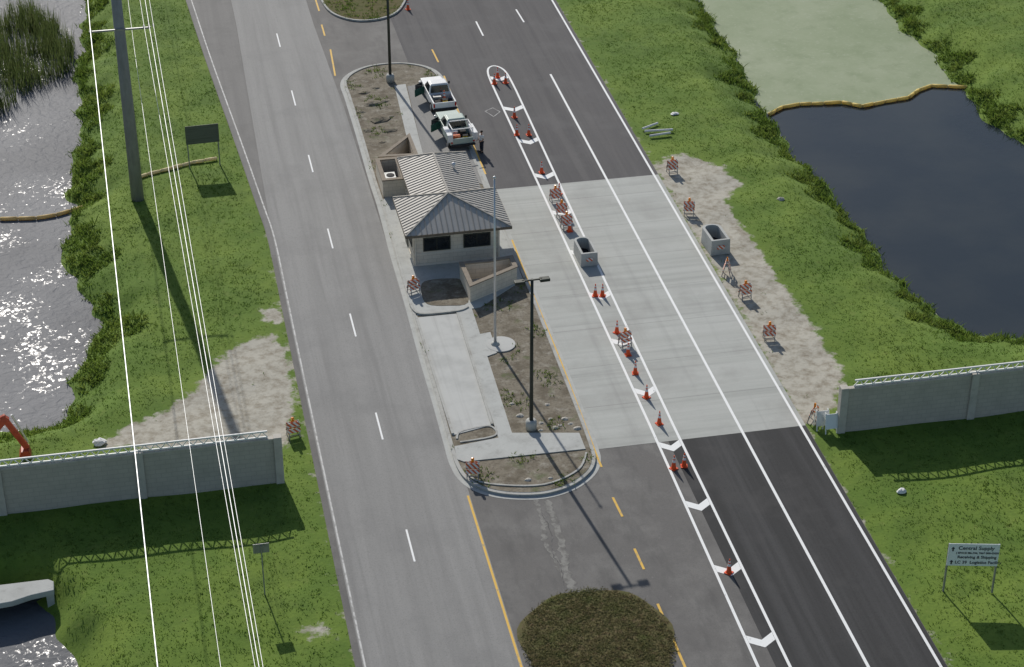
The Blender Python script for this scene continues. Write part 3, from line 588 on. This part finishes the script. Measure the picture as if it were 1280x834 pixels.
# ------------------------------------------------------------------ cones
def mk_cone():
    o=thing('traffic_cone','','traffic cone',(0,0,0),'orange traffic cones around the lane works')
    b=MB(); b.box(-.2,.2,-.2,.2,0,.04); b.build('base',M_orange,o)
    b=MB(); b.lathe([(.165,.042),(.15,.08),(.035,.88),(.03,.93)],(0,0,0),18); b.build('cone_body',M_orange,o,True)
    b=MB(); b.lathe([(.0985,.47),(.0985,.471),(.074,.63),(.073,.631)],(0,0,0),18); b.build('collar',M_band,o,True)
    b=MB(); b.lathe([(.0665,.71),(.0665,.711),(.054,.80),(.053,.801)],(0,0,0),18); b.build('collar',M_band,o,True); return o
cone=mk_cone()
cones=[((911,716),'orange cone standing alone on a white chevron, nearest the bottom of the photo'),
((842,586),'left cone of the pair just below the concrete slab'),((855,583),'right cone of the pair just below the concrete slab'),
((824,530),'orange cone on the lower end of the concrete slab, last before the dark asphalt'),
((808,497),'orange cone second up from the lower end of the concrete slab'),((794,467),'orange cone third up from the lower end of the concrete slab'),
((785,444),'orange cone close below the striped barricade in the middle of the slab'),((771,416),'orange cone left of the striped barricade in the middle of the slab'),
((744,370),'left cone of the pair below the concrete trough in the striped lane'),((753,370),'right cone of the pair below the concrete trough in the striped lane'),
((712,289),'orange cone between the barricades and the concrete trough'),((677,216),'lone orange cone above the barricades beside the upper slab edge'),
((661,169),'right cone of the pair level with the rear pickup'),((646,169),'left cone of the pair level with the rear pickup'),((643,147),'orange cone third row from the rounded tip of the striped lane'),
((618,105),'orange cone left front at the rounded tip of the striped lane'),((622,97),'orange cone at the very back of the rounded lane tip'),((632,104),'orange cone right front at the rounded tip of the striped lane'),
((510,12),'orange cone beside the far planted island at the top of the photo'),((642,351),'orange cone beside the folded barrier wall and the yellow line'),
((699,243),'orange cone wedged behind the farthest of the three close barricades')]
for i,((u,v),lab) in enumerate(cones):
    p=G(u,v,.016 if i!=19 else .155); p.z+=.002; o=cone if i==0 else copy_thing(cone,(0,0,0),0)
    o.location=p; o.rotation_euler=(0,0,random.uniform(0,1.5)); o['label']=lab
def mk_barr():
    o=thing('barricade','','barricade',(0,0,0),'striped folding barricades around the works')
    for s in (-1,1):
        b=MB()
        for x in (-.33,.33): b.bar((x,s*.3,0),(x,s*.04,1.05),.05)
        b.bar((-.33,s*.25,.2),(.33,s*.25,.2),.04); b.build('leg_frame',M_steelleg,o)
        for z,hh in ((.88,.28),(.5,.25)):
            b=MB(); yy=s*(.3-.26*z/1.05+.035); sl=.26/1.05*hh/2*s
            b.hexa([(-.4,yy+sl-.01,z-hh/2),(.4,yy+sl-.01,z-hh/2),(.4,yy+sl+.01,z-hh/2),(-.4,yy+sl+.01,z-hh/2)],[(-.4,yy-sl-.01,z+hh/2),(.4,yy-sl-.01,z+hh/2),(.4,yy-sl+.01,z+hh/2),(-.4,yy-sl+.01,z+hh/2)]); b.build('striped_board',M_stripe,o)
    b=MB(); b.box(-.09,.09,-.05,.05,1.06,1.16); b.tube((0,-.05,1.25),(0,.05,1.25),.09); b.build('warning_light',M_amber,o); return o
barr=mk_barr()
barrs=[((694,252),.1,'striped barricade farthest back of the three close together in the striped lane'),((702,270),-.3,'middle striped barricade of the three close together in the striped lane'),((708,285),.2,'striped barricade nearest the concrete trough in the striped lane'),
((781,432),.3,'striped barricade standing among cones in the middle of the slab'),((840,216),.1,'striped barricade at the upper end of the sandy right shoulder'),((861,268),-.3,'striped barricade on the sand above the right hand trough'),
((931,372),.2,'striped barricade on the sandy shoulder below the right hand trough'),((961,424),-.1,'striped barricade halfway down the sandy shoulder between trough and wall'),((908,343),1.2,'striped barricade turned side on close below the right hand trough'),
((1017,527),.9,'striped barricade left of the white debris at the end of the right wall'),((517,366),.4,'striped barricade at the left kerb in front of the guard house'),((591,596),-.2,'striped barricade on the rounded lower tip of the island'),
((367,545),.2,'striped barricade on the grass at the end of the left wall')]
for i,((u,v),rz,lab) in enumerate(barrs):
    o=barr if i==0 else copy_thing(barr,(0,0,0),0); z=.02 if i<4 else (.13 if i in(10,11) else -.04)
    o.location=G(u,v,z); o.rotation_euler=(0,0,rz); o['label']=lab
# ------------------------------------------------------------------ concrete troughs
def trough(c,rz,w,l,h,label):
    o=thing('concrete_trough',label,'trough',(0,0,0))
    out=[(-w/2,-l/2),(w/2,-l/2),(w/2,l/2-w*.35)]+[(w/2*math.cos(t),l/2-w*.35+w*.35*math.sin(t)) for t in [math.pi*k/8 for k in range(1,8)]]+[(-w/2,l/2-w*.35)]
    inn=[(x*.72,(y*.86)) for x,y in out]; n_=len(out)
    b=MB(); vs=[(x*1.06,y*1.03,0) for x,y in out]+[(x,y,h) for x,y in out]+[(x,y,h) for x,y in inn]+[(x,y,.15) for x,y in inn]; fs=[]
    for i in range(n_):
        j=(i+1)%n_; fs+=[(i,j,n_+j,n_+i),(n_+i,n_+j,2*n_+j,2*n_+i),(2*n_+i,2*n_+j,3*n_+j,3*n_+i)]
    fs.append(tuple(range(n_))[::-1]); b.add(vs,fs); b.build('shell',M_conc,o,bevel=.015)
    b=MB(); b.sheet(inn,.16); b.build('shade_dark_floor',M_dark,o)  # shade of the concrete hollow put into a dark floor sheet
    b=MB(); b.box(-w*.2,w*.2,-l/2*1.03-.03,-l/2*1.03-.005,h*.4,h*.65); b.build('striped_board',M_stripe,o)
    o.location=c; o.rotation_euler=(0,0,rz); return o
trough(G(731,322,.012),.02,1.15,2.5,1.0,'concrete trough with hollow dark inside standing in the striped lane')
trough(G(893,308,-.03),.05,1.35,2.5,1.15,'pale concrete trough with hollow dark inside on the sandy right shoulder')
# ------------------------------------------------------------------ booms
def boom(name,pts,m,label,r=.15,seg=1.1):
    P=[Vector(p) for p in pts]; o=thing(name,label,'floating boom',P[0]); C=[]
    for a,c in zip(P,P[1:]):
        n=max(1,round((c-a).length/seg))
        for i in range(n): C.append((a.lerp(c,i/n),a.lerp(c,(i+1)/n)))
    for a,c in C:
        j=Vector((0,0,random.uniform(-.02,.03))); d=(c-a).normalized(); b=MB(); b.tube(a+d*.02+j,a+d*.08+j,r*.7,r,10); b.tube(a+d*.08+j,c-d*.08+j,r,r,10); b.tube(c-d*.08+j,c-d*.02+j,r,r*.7,10); b.build('float',m,o,True)
    b=MB()
    for a,c in C: b.tube(a,c,.04,.04,6)
    b.build('cable',m,o); return o
zb_=WL+.12
boom('floating_boom',px([(961,143),(978,134),(1000,130),(1030,129),(1052,128),(1078,133),(1106,127),(1136,122),(1148,113),(1164,107),(1185,108),(1209,109)],zb_),M_boom,'yellow floating boom dividing the green scum from the dark pond')
boom('floating_boom',px([(-60,276),(0,274),(45,273),(70,269),(104,259)],zb_),M_boomL,'brownish yellow floating boom across the glittering left water')
pp=px([(163,231),(185,224),(215,217),(240,209),(272,204)],-.4)
for p in pp: p.z=hz(p)+.14
boom('floating_boom',pp,M_boomP,'pale yellow boom lying on the grass bank under the dark backed sign',.13)
# ------------------------------------------------------------------ culvert
ct=-.15; c1=G(67,723,ct); c2=G(62,741,ct)
cv=thing('culvert','pale concrete culvert headwall above the water in the lower left corner','culvert',(c2.x-3,c2.y,WL))
b=MB(); P=[(c1.x-14,c1.y),(c1.x-.3,c1.y),(c1.x,c1.y-.25),(c1.x,c2.y+.2),(c1.x-1.2,c2.y),(c1.x-2.2,c2.y-.35),(c1.x-3.2,c2.y-.45),(c1.x-14,c2.y-.45)]
b.prism(P,ct-.35,ct); b.build('deck',M_conc,cv,bevel=.03)
b=MB(); b.box(c1.x-.45,c1.x-.05,c2.y+.3,c1.y-.05,-3,ct-.353); b.box(c1.x-6.6,c1.x-6.2,c2.y-.2,c1.y-.05,-3,ct-.353); b.build('side_wall',M_conc,cv)
b=MB(); b.box(c1.x-14,c1.x-.455,c1.y-.12,c1.y-.06,-3,ct-.353); b.build('painted_dark_void',M_dark,cv)  # dark panel painted in for the shaded void under the deck
# ------------------------------------------------------------------ pickups
def wheel(o,x,y,r=.38):
    s=1 if x>0 else -1
    b=MB(); b.tube((x-s*.12,y,r),(x+s*.12,y,r),r,r,20); t=b.build('wheel',M_rub,o,True,)
    b=MB(); b.tube((x+s*.12,y,r),(x+s*.135,y,r),r*.58,r*.5,14); b.build('rim',M_alu,t)
def pickup(paint,label,service,doorL,doorR,dm):
    o=thing('pickup_truck',label,'pickup truck',(0,0,0)); L2=2.75
    b=MB()
    b.hexa([(-.93,.85,.42),(.93,.85,.42),(.88,L2-.1,.45),(-.88,L2-.1,.45)],[(-.9,.85,1.12),(.9,.85,1.12),(.84,L2-.15,.98),(-.84,L2-.15,.98)])
    b.box(-.93,.93,-1.0,.848,.42,1.1)
    b.hexa([(-.88,-.9,1.1),(.88,-.9,1.1),(.88,.95,1.1),(-.88,.95,1.1)],[(-.72,-.75,1.74),(.72,-.75,1.74),(.72,.3,1.74),(-.72,.3,1.74)])
    b.build('body',paint,o,bevel=.04)
    b=MB(); b.hexa([(-.70,-.73,1.742),(.70,-.73,1.742),(.70,.3,1.742),(-.70,.3,1.742)],[(-.62,-.65,1.8),(.62,-.65,1.8),(.62,.2,1.8),(-.62,.2,1.8)]); b.build('cab_roof',paint,o,bevel=.03)
    b=MB(); b.add([(-.78,.93,1.16),(.78,.93,1.16),(.66,.345,1.70),(-.66,.345,1.70)],[(0,1,2,3)]); b.build('windscreen',M_glass,o)
    b=MB(); b.add([(.76,-.915,1.15),(-.76,-.915,1.15),(-.66,-.79,1.69),(.66,-.79,1.69)],[(0,1,2,3)]); b.build('rear_window',M_glass,o)
    for s in (-1,1):
        b=MB(); b.add([(s*.885,-.7,1.16),(s*.885,.72,1.16),(s*.755,.22,1.68),(s*.755,-.62,1.68)],[(0,1,2,3)]); b.build('side_window',M_glass,o)
        b=MB(); b.bar((s*.92,.75,1.15),(s*1.1,.72,1.2),.04); b.box(s*1.12-.06,s*1.12+.06,.66,.74,1.1,1.32); b.build('wing_mirror',M_dark,o)
        b=MB(); b.box(s*.72-.13,s*.72+.13,L2-.11,L2-.07,.7,.88); b.build('headlight',M_alu,o)
        b=MB(); b.box(s*.87-.06,s*.87+.06,-L2-.02,-L2+.02,.7,1.0); b.build('tail_light',M_red,o)
    b=MB(); b.box(-.93,-.83,-L2,-1.02,.5,1.08); b.box(.83,.93,-L2,-1.02,.5,1.08); b.box(-.828,.828,-1.1,-1.02,.5,1.08); b.box(-.828,.828,-L2,-L2+.09,.55,1.07); b.build('bed',paint,o,bevel=.015)
    b=MB(); b.box(-.826,.826,-L2+.095,-1.105,.5,.6); b.box(-.826,-.6,-2.3,-1.5,.6,.8); b.box(.6,.826,-2.3,-1.5,.6,.8); b.build('bed_liner',M_dark,o)
    b=MB(); b.box(-.95,.95,L2-.1,L2+.05,.45,.65); b.build('bumper',M_alu,o,bevel=.03)
    b=MB(); b.box(-.95,.95,-L2-.15,-L2-.03,.45,.63); b.build('bumper',M_dark,o,bevel=.03)
    for x in (-.86,.86):
        for y in (1.85,-1.85): wheel(o,x,y)
    for s,on in ((-1,doorL),(1,doorR)):
        if on:
            a=R(55); hx,hy=s*.95,.75; dx,dy=s*math.sin(a),-math.cos(a)
            b=MB(); p=Vector((hx,hy,.78)); q=p+Vector((dx,dy,0))*1.05; b.bar(p,q,.07,.62); dr=b.build('open_door',dm,o)
            b=MB(); p2=p+Vector((dx,dy,0))*.2; p2.z=1.3; q2=q-Vector((dx,dy,0))*.05; q2.z=1.3; b.bar(p2,q2,.03,.40); b.build('door_window',M_glass,dr)
    if service:
        for s in (-1,1):
            b=MB(); b.box(s*.98-.2,s*.98+.2,-L2-.05,-1.12,.85,1.45); c=b.build('tool_cabinet',M_wpaint,o,bevel=.02)
            for k in range(3):
                b=MB(); y=-2.65+k*.52; b.box(s*1.185-.006,s*1.185+.006,y,y+.46,.92,1.38); b.build('cabinet_door',M_gpaint,c)
        b=MB(); b.bar((-.8,-1.2,1.85),(.8,-1.2,1.85),.06); b.bar((-.8,-2.7,1.85),(.8,-2.7,1.85),.06)
        for s in (-1,1):
            b.bar((s*.8,-2.7,1.85),(s*.8,-1.2,1.85),.06)
            for y in (-1.2,-2.7): b.bar((s*.8,y,1.44),(s*.8,y,1.85),.06)
        b.build('ladder_rack',M_lattice,o)
    return o
t1=pickup(M_wpaint,'white pickup truck parked farther back on the island, open door and loaded dark bed',False,True,False,M_dgreen); t1.location=G(547,126,.145); t1.rotation_euler=(0,0,R(3))
t2=pickup(M_gpaint,'pale green service pickup with white tool cabinets and an open door, nearer the guard house',True,True,False,M_dgreen); t2.location=G(568,170,.145); t2.rotation_euler=(0,0,R(4)) 
def case(t,dx,dy,sx,sy,h,m,ml,nm,lab,z=.61):
    c=t.location; q=Vector((c.x+dx,c.y+dy,c.z+z)); o=thing(nm,lab,'box',q); b=MB(); b.box(q.x-sx,q.x+sx,q.y-sy,q.y+sy,q.z,q.z+h); b.build('case',m,o,bevel=.02); b=MB(); b.box(q.x-sx-.02,q.x+sx+.02,q.y-sy-.02,q.y+sy+.02,q.z+h+.003,q.z+h+.06); b.build('lid',ml,o,bevel=.01)
case(t2,-.3,-1.45,.27,.2,.5,M_wpaint,M_wpaint,'cool_box','white cool box in the bed of the service pickup')
case(t2,.35,-1.65,.2,.3,.6,M_dark,M_rub,'tool_chest','dark tool chest in the bed of the service pickup')
case(t2,-.2,-2.25,.25,.18,.45,M_orangebox,M_orangebox,'tool_box','orange tool box at the tailgate of the service pickup')
case(t2,.45,-2.35,.18,.16,.5,M_yellowbox,M_rub,'storage_bin','yellow storage bin at the tailgate of the service pickup')
case(t1,-.3,-1.6,.3,.22,.5,M_galv,M_galv,'tool_chest','grey tool chest in the bed of the rear white pickup')
case(t1,.25,-2.2,.2,.2,.45,M_yellowbox,M_rub,'storage_bin','yellow storage bin at the tailgate of the rear white pickup')
case(t1,-.35,-2.25,.2,.2,.35,M_dark,M_rub,'tool_box','black tool box at the tailgate of the rear white pickup')
o=copy_thing(cone,t1.location+Vector((.3,-1.5,.61)),.3,'orange cone standing in the bed of the rear white pickup')
# ------------------------------------------------------------------ person
def skinned(name,verts,edges,rad,m,parent,roots=(0,)):
    me=bpy.data.meshes.new(name); me.from_pydata(verts,edges,[]); me.materials.append(m); o=bpy.data.objects.new(name,me); COL.objects.link(o)
    if parent: o.parent=parent
    md=o.modifiers.new('skin','SKIN'); md.use_smooth_shade=True
    for i,r in enumerate(rad):
        r=(r,r) if not isinstance(r,tuple) else r; me.skin_vertices[0].data[i].radius=r; me.skin_vertices[0].data[i].use_root=i in roots
    s=o.modifiers.new('sub','SUBSURF'); s.levels=1; s.render_levels=1; return o
pr=thing('person','person in white shirt and dark trousers standing beside the service pickup','person',(0,0,0))
V=[(0,0,.96),(0,0,1.14),(0,.01,1.34),(0,.0,1.46),(0,.01,1.53),(0,-.01,1.6),(0,-.01,1.70),(0,0,1.745)]; E_=[(i,i+1) for i in range(7)]; Rd=[(.15,.11),(.13,.1),(.165,.11),(.09,.07),.055,.075,.088,.055]; roots=[0]
def chain(start,pts,rs):
    p=start
    for q,r in zip(pts,rs): V.append(q); Rd.append(r); E_.append((p,len(V)-1)); p=len(V)-1
    return p
hands=[]
for s in (-1,1):
    chain(0,[(s*.1,0,.88),(s*.11,.02*s,.5),(s*.12,.0,.09),(s*.13,-.14,.035)],[.095,.062,.042,.035])
    e=chain(2,[(s*.2,0,1.41),(s*.25,.03,1.13),(s*.2,-.2,1.0),(s*.17,-.28,.99)],[.055,.042,.03,.028]); hands.append((s,e))
for s,e in hands:
    for k in range(4):
        a=(s*.17+(k-1.5)*.02,-.29,.985); V.append(a); Rd.append(.010); i=len(V)-1; roots.append(i); l=.05+.01*(k in(1,2)); chain(i,[(a[0],a[1]-l*.6,a[2]-.01),(a[0],a[1]-l,a[2]-.035)],[.009,.008])
    a=(s*.17-s*.025,-.26,.99); V.append(a); Rd.append(.011); i=len(V)-1; roots.append(i); chain(i,[(a[0]-s*.03,a[1]-.025,a[2])],[.009])
bd=skinned('body',V,E_,Rd,M_skin,pr,roots)
Vs=[(0,0,.93),(0,0,1.14),(0,.01,1.34),(0,0,1.45),(-.2,0,1.41),(-.245,.02,1.2),(.2,0,1.41),(.245,.02,1.2)]; skinned('shirt',Vs,[(0,1),(1,2),(2,3),(2,4),(4,5),(2,6),(6,7)],[(.20,.15),(.185,.14),(.21,.155),(.09,.08),.09,.08,.09,.08],M_shirt,pr)
Vs=[(0,0,.98)]; Es=[]; rs=[(.165,.12)]
for s in (-1,1):
    i=len(Vs); Vs+=[(s*.1,0,.88),(s*.11,.02*s,.5),(s*.12,0,.1)]; Es+=[(0,i),(i,i+1),(i+1,i+2)]; rs+=[.118,.088,.072]
skinned('trousers',Vs,Es,rs,M_trou,pr)
for s in (-1,1): b=MB(); b.hexa([(s*.13-.05,-.22,0),(s*.13+.05,-.22,0),(s*.13+.05,.07,0),(s*.13-.05,.07,0)],[(s*.13-.04,-.2,.05),(s*.13+.04,-.2,.05),(s*.13+.04,.06,.1),(s*.13-.04,.06,.1)]); b.build('shoe',M_rub,pr,bevel=.01)
b=MB(); b.lathe([(.098,1.69),(.1,1.72),(.085,1.78),(.04,1.815),(.005,1.82)],(0,.012,0),14); b.build('hair',M_hair,pr,True)
b=MB(); b.bar((0,-.09,1.66),(0,-.125,1.645),.025,.03); b.build('nose',M_skin,pr)
pr.location=G(602,190,.016); pr.rotation_euler=(0,0,R(-70))
# ------------------------------------------------------------------ excavator behind the left wall
E0=G(38,572); ex=thing('excavator','faded red excavator arm bent above the left wall beside the water','excavator',E0-Vector((6,0,0)))
y=E0.y+.2
def atY(u,v):
    lo,hi=0.,12.
    for _ in range(40):
        m_=(lo+hi)/2
        if G(u,v,m_).y>y: lo=m_
        else: hi=m_
    return G(u,v,lo)
pk=atY(8,521); tipp=atY(34,560); foot=atY(-26,560); x=E0.x; pk.y=tipp.y=foot.y=y
b=MB(); b.bar(foot,pk,.3,.42); b.bar(foot+Vector((-1.6,0,-.4)),foot,.3,.42); b.build('boom',M_excv,ex,bevel=.03)
b=MB(); b.bar(pk+Vector((-.25,.0,.1)),tipp,.24,.34); b.build('stick',M_excv,ex,bevel=.03)
b=MB(); b.tube(foot+Vector((.5,0,.9)),pk+Vector((-.35,0,.3)),.06); b.tube(pk+Vector((.3,0,.1)),tipp+Vector((.1,0,.4)),.06); b.build('hydraulic_ram',M_alu,ex)
b=MB(); b.hexa([(tipp.x-.5,y-.4,.2),(tipp.x+.2,y-.4,.1),(tipp.x+.2,y+.4,.1),(tipp.x-.5,y+.4,.2)],[(tipp.x-.35,y-.4,tipp.z),(tipp.x+.1,y-.4,tipp.z),(tipp.x+.1,y+.4,tipp.z),(tipp.x-.35,y+.4,tipp.z)]); b.build('bucket',M_excv,ex)
b=MB(); b.box(x-8.5,x-5.2,y-1.2,y+1.2,.8,1.7); b.build('engine_deck',M_excv,ex,bevel=.05)
b=MB(); b.box(x-6.6,x-5.3,y-1.15,y-.25,1.703,2.8); b.build('cab',M_glass,ex,bevel=.05)
for s in (-1,1): b=MB(); b.box(x-8.6,x-5.0,y+s*1.0-.25,y+s*1.0+.25,-.1,.7); b.build('track',M_rub,ex,bevel=.2)
# ------------------------------------------------------------------ debris
def lump(name,c,r,m,label,cat_,group=None,sq=.6):
    b=MB(); n=9; vs=[]; prof=((1.,0),(.9,.35),(.62,.75),(.25,.97))
    for j,(q0_,zz) in enumerate(prof):
        for i in range(n):
            t=2*math.pi*i/n; q=r*random.uniform(.75,1.2)*q0_; vs.append((c.x+q*math.cos(t),c.y+q*.8*math.sin(t),c.z-.02+zz*r*sq*random.uniform(.85,1.1)))
    fs=[(j*n+i,j*n+(i+1)%n,(j+1)*n+(i+1)%n,(j+1)*n+i) for j in range(3) for i in range(n)]+[tuple(range(n))[::-1],tuple(range(3*n,4*n))]
    b.add(vs,fs); return tag(b.build(name,m),label,cat_,group)
for i,(u,v) in enumerate([(676,529),(688,524),(700,532),(713,530),(722,536),(684,506),(676,538),(706,524),(640,505),(650,520),(660,600),(688,598),(694,535)]):
    lump('paving_rubble',G(u,v,.1),.16+.14*random.random(),M_stone,'pale lump of paving rubble lying in the dirt around the lower street lamp','rubble','paving rubble on the island',.5)
for i,(u,v,rr_) in enumerate([(455,116,.5),(465,130,.8),(480,127,.45),(474,150,.9),(452,140,.4),(487,163,.6),(460,163,.5),(478,178,.35),(470,110,.4),(488,146,.35)]):
    lump('soil_heap',G(u,v,.1),rr_,M_dirt,'small heap of turned soil at the far left of the island','soil heap','soil heaps on the far island dirt',.3)
for (a,c,lab) in (((803,161),(822,154),'white pipe lying on the grass, uppermost of the three by the right shoulder'),((806,164),(841,162),'white pipe lying on the grass, middle of the three by the right shoulder'),((812,170),(838,166),'white pipe lying on the grass, lowest of the three by the right shoulder')):
    p,q=G(*a,.12),G(*c,.12); b=MB(); b.tube(p,q,.09,.09,10); tag(b.build('pipe',M_paper),lab,'pipe')
lump('white_debris',G(843,142),.35,M_paper,'crumpled white sheet on the grass above the pipes','debris',None,.3)
lump('white_debris',G(1127,614),.32,M_paper,'white lump alone on the grass below the right wall','debris')
lump('white_debris',G(124,553),.45,M_paper,'white slab behind the left wall','debris')
lump('white_debris',G(976,249,-.1),.3,M_stone,'pale stone on the grass between sandy shoulder and pond','debris')
for i,(u,v,rz,lab) in enumerate([(1026,534,.3,'white folded board leaning at the end of the right wall, left one'),(1037,538,-.4,'white folded board leaning at the end of the right wall, right one')]):
    p=G(u,v); o=thing('folded_board',lab,'board',p)
    b=MB()
    for s in (-1,1):
        b.bar((p.x-.35,p.y+s*.3,p.z-.05),(p.x-.35,p.y+s*.05,p.z+1.3),.06); b.bar((p.x+.35,p.y+s*.3,p.z-.05),(p.x+.35,p.y+s*.05,p.z+1.3),.06)
    b.build('frame',M_lattice,o); b=MB(); b.hexa([(p.x-.4,p.y-.30,.3),(p.x+.4,p.y-.30,.3),(p.x+.4,p.y-.27,.3),(p.x-.4,p.y-.27,.3)],[(p.x-.4,p.y-.12,1.25),(p.x+.4,p.y-.12,1.25),(p.x+.4,p.y-.09,1.25),(p.x-.4,p.y-.09,1.25)]); b.build('board',M_paper if i==0 else M_signw,o)
# ------------------------------------------------------------------ light, sky, camera
w=bpy.data.worlds.new('World'); scene.world=w; w.use_nodes=True; nt=w.node_tree
sx,sy=-2.28,16.5; el=R(33.2)
sky=nt.nodes.new('ShaderNodeTexSky'); sky.sky_type='NISHITA'; sky.sun_disc=False; sky.sun_elevation=el; sky.sun_rotation=math.atan2(sx,sy); sky.altitude=20
bg=nt.nodes['Background']; bg.inputs[1].default_value=.09; nt.links.new(sky.outputs[0],bg.inputs[0])
ld=bpy.data.lights.new('sun','SUN'); ld.energy=4.0; ld.angle=R(.5); ld.color=(1,.95,.88); lo=bpy.data.objects.new('sun',ld); COL.objects.link(lo)
sd_=Vector((sx,sy,math.hypot(sx,sy)*math.tan(el))).normalized(); lo.rotation_euler=sd_.to_track_quat('Z','Y').to_euler()
cd=bpy.data.cameras.new('camera'); cam=bpy.data.objects.new('camera',cd); COL.objects.link(cam); cam.location=(0,0,H)
fw=Vector((sA*cT,cA*cT,-sT)); cam.rotation_euler=fw.to_track_quat('-Z','Y').to_euler()
cd.sensor_width=36; cd.lens=36*F/1280; cd.clip_end=6000; cd.clip_start=1; scene.camera=cam
scene.view_settings.view_transform='Standard'; scene.view_settings.look='None'; scene.view_settings.exposure=0
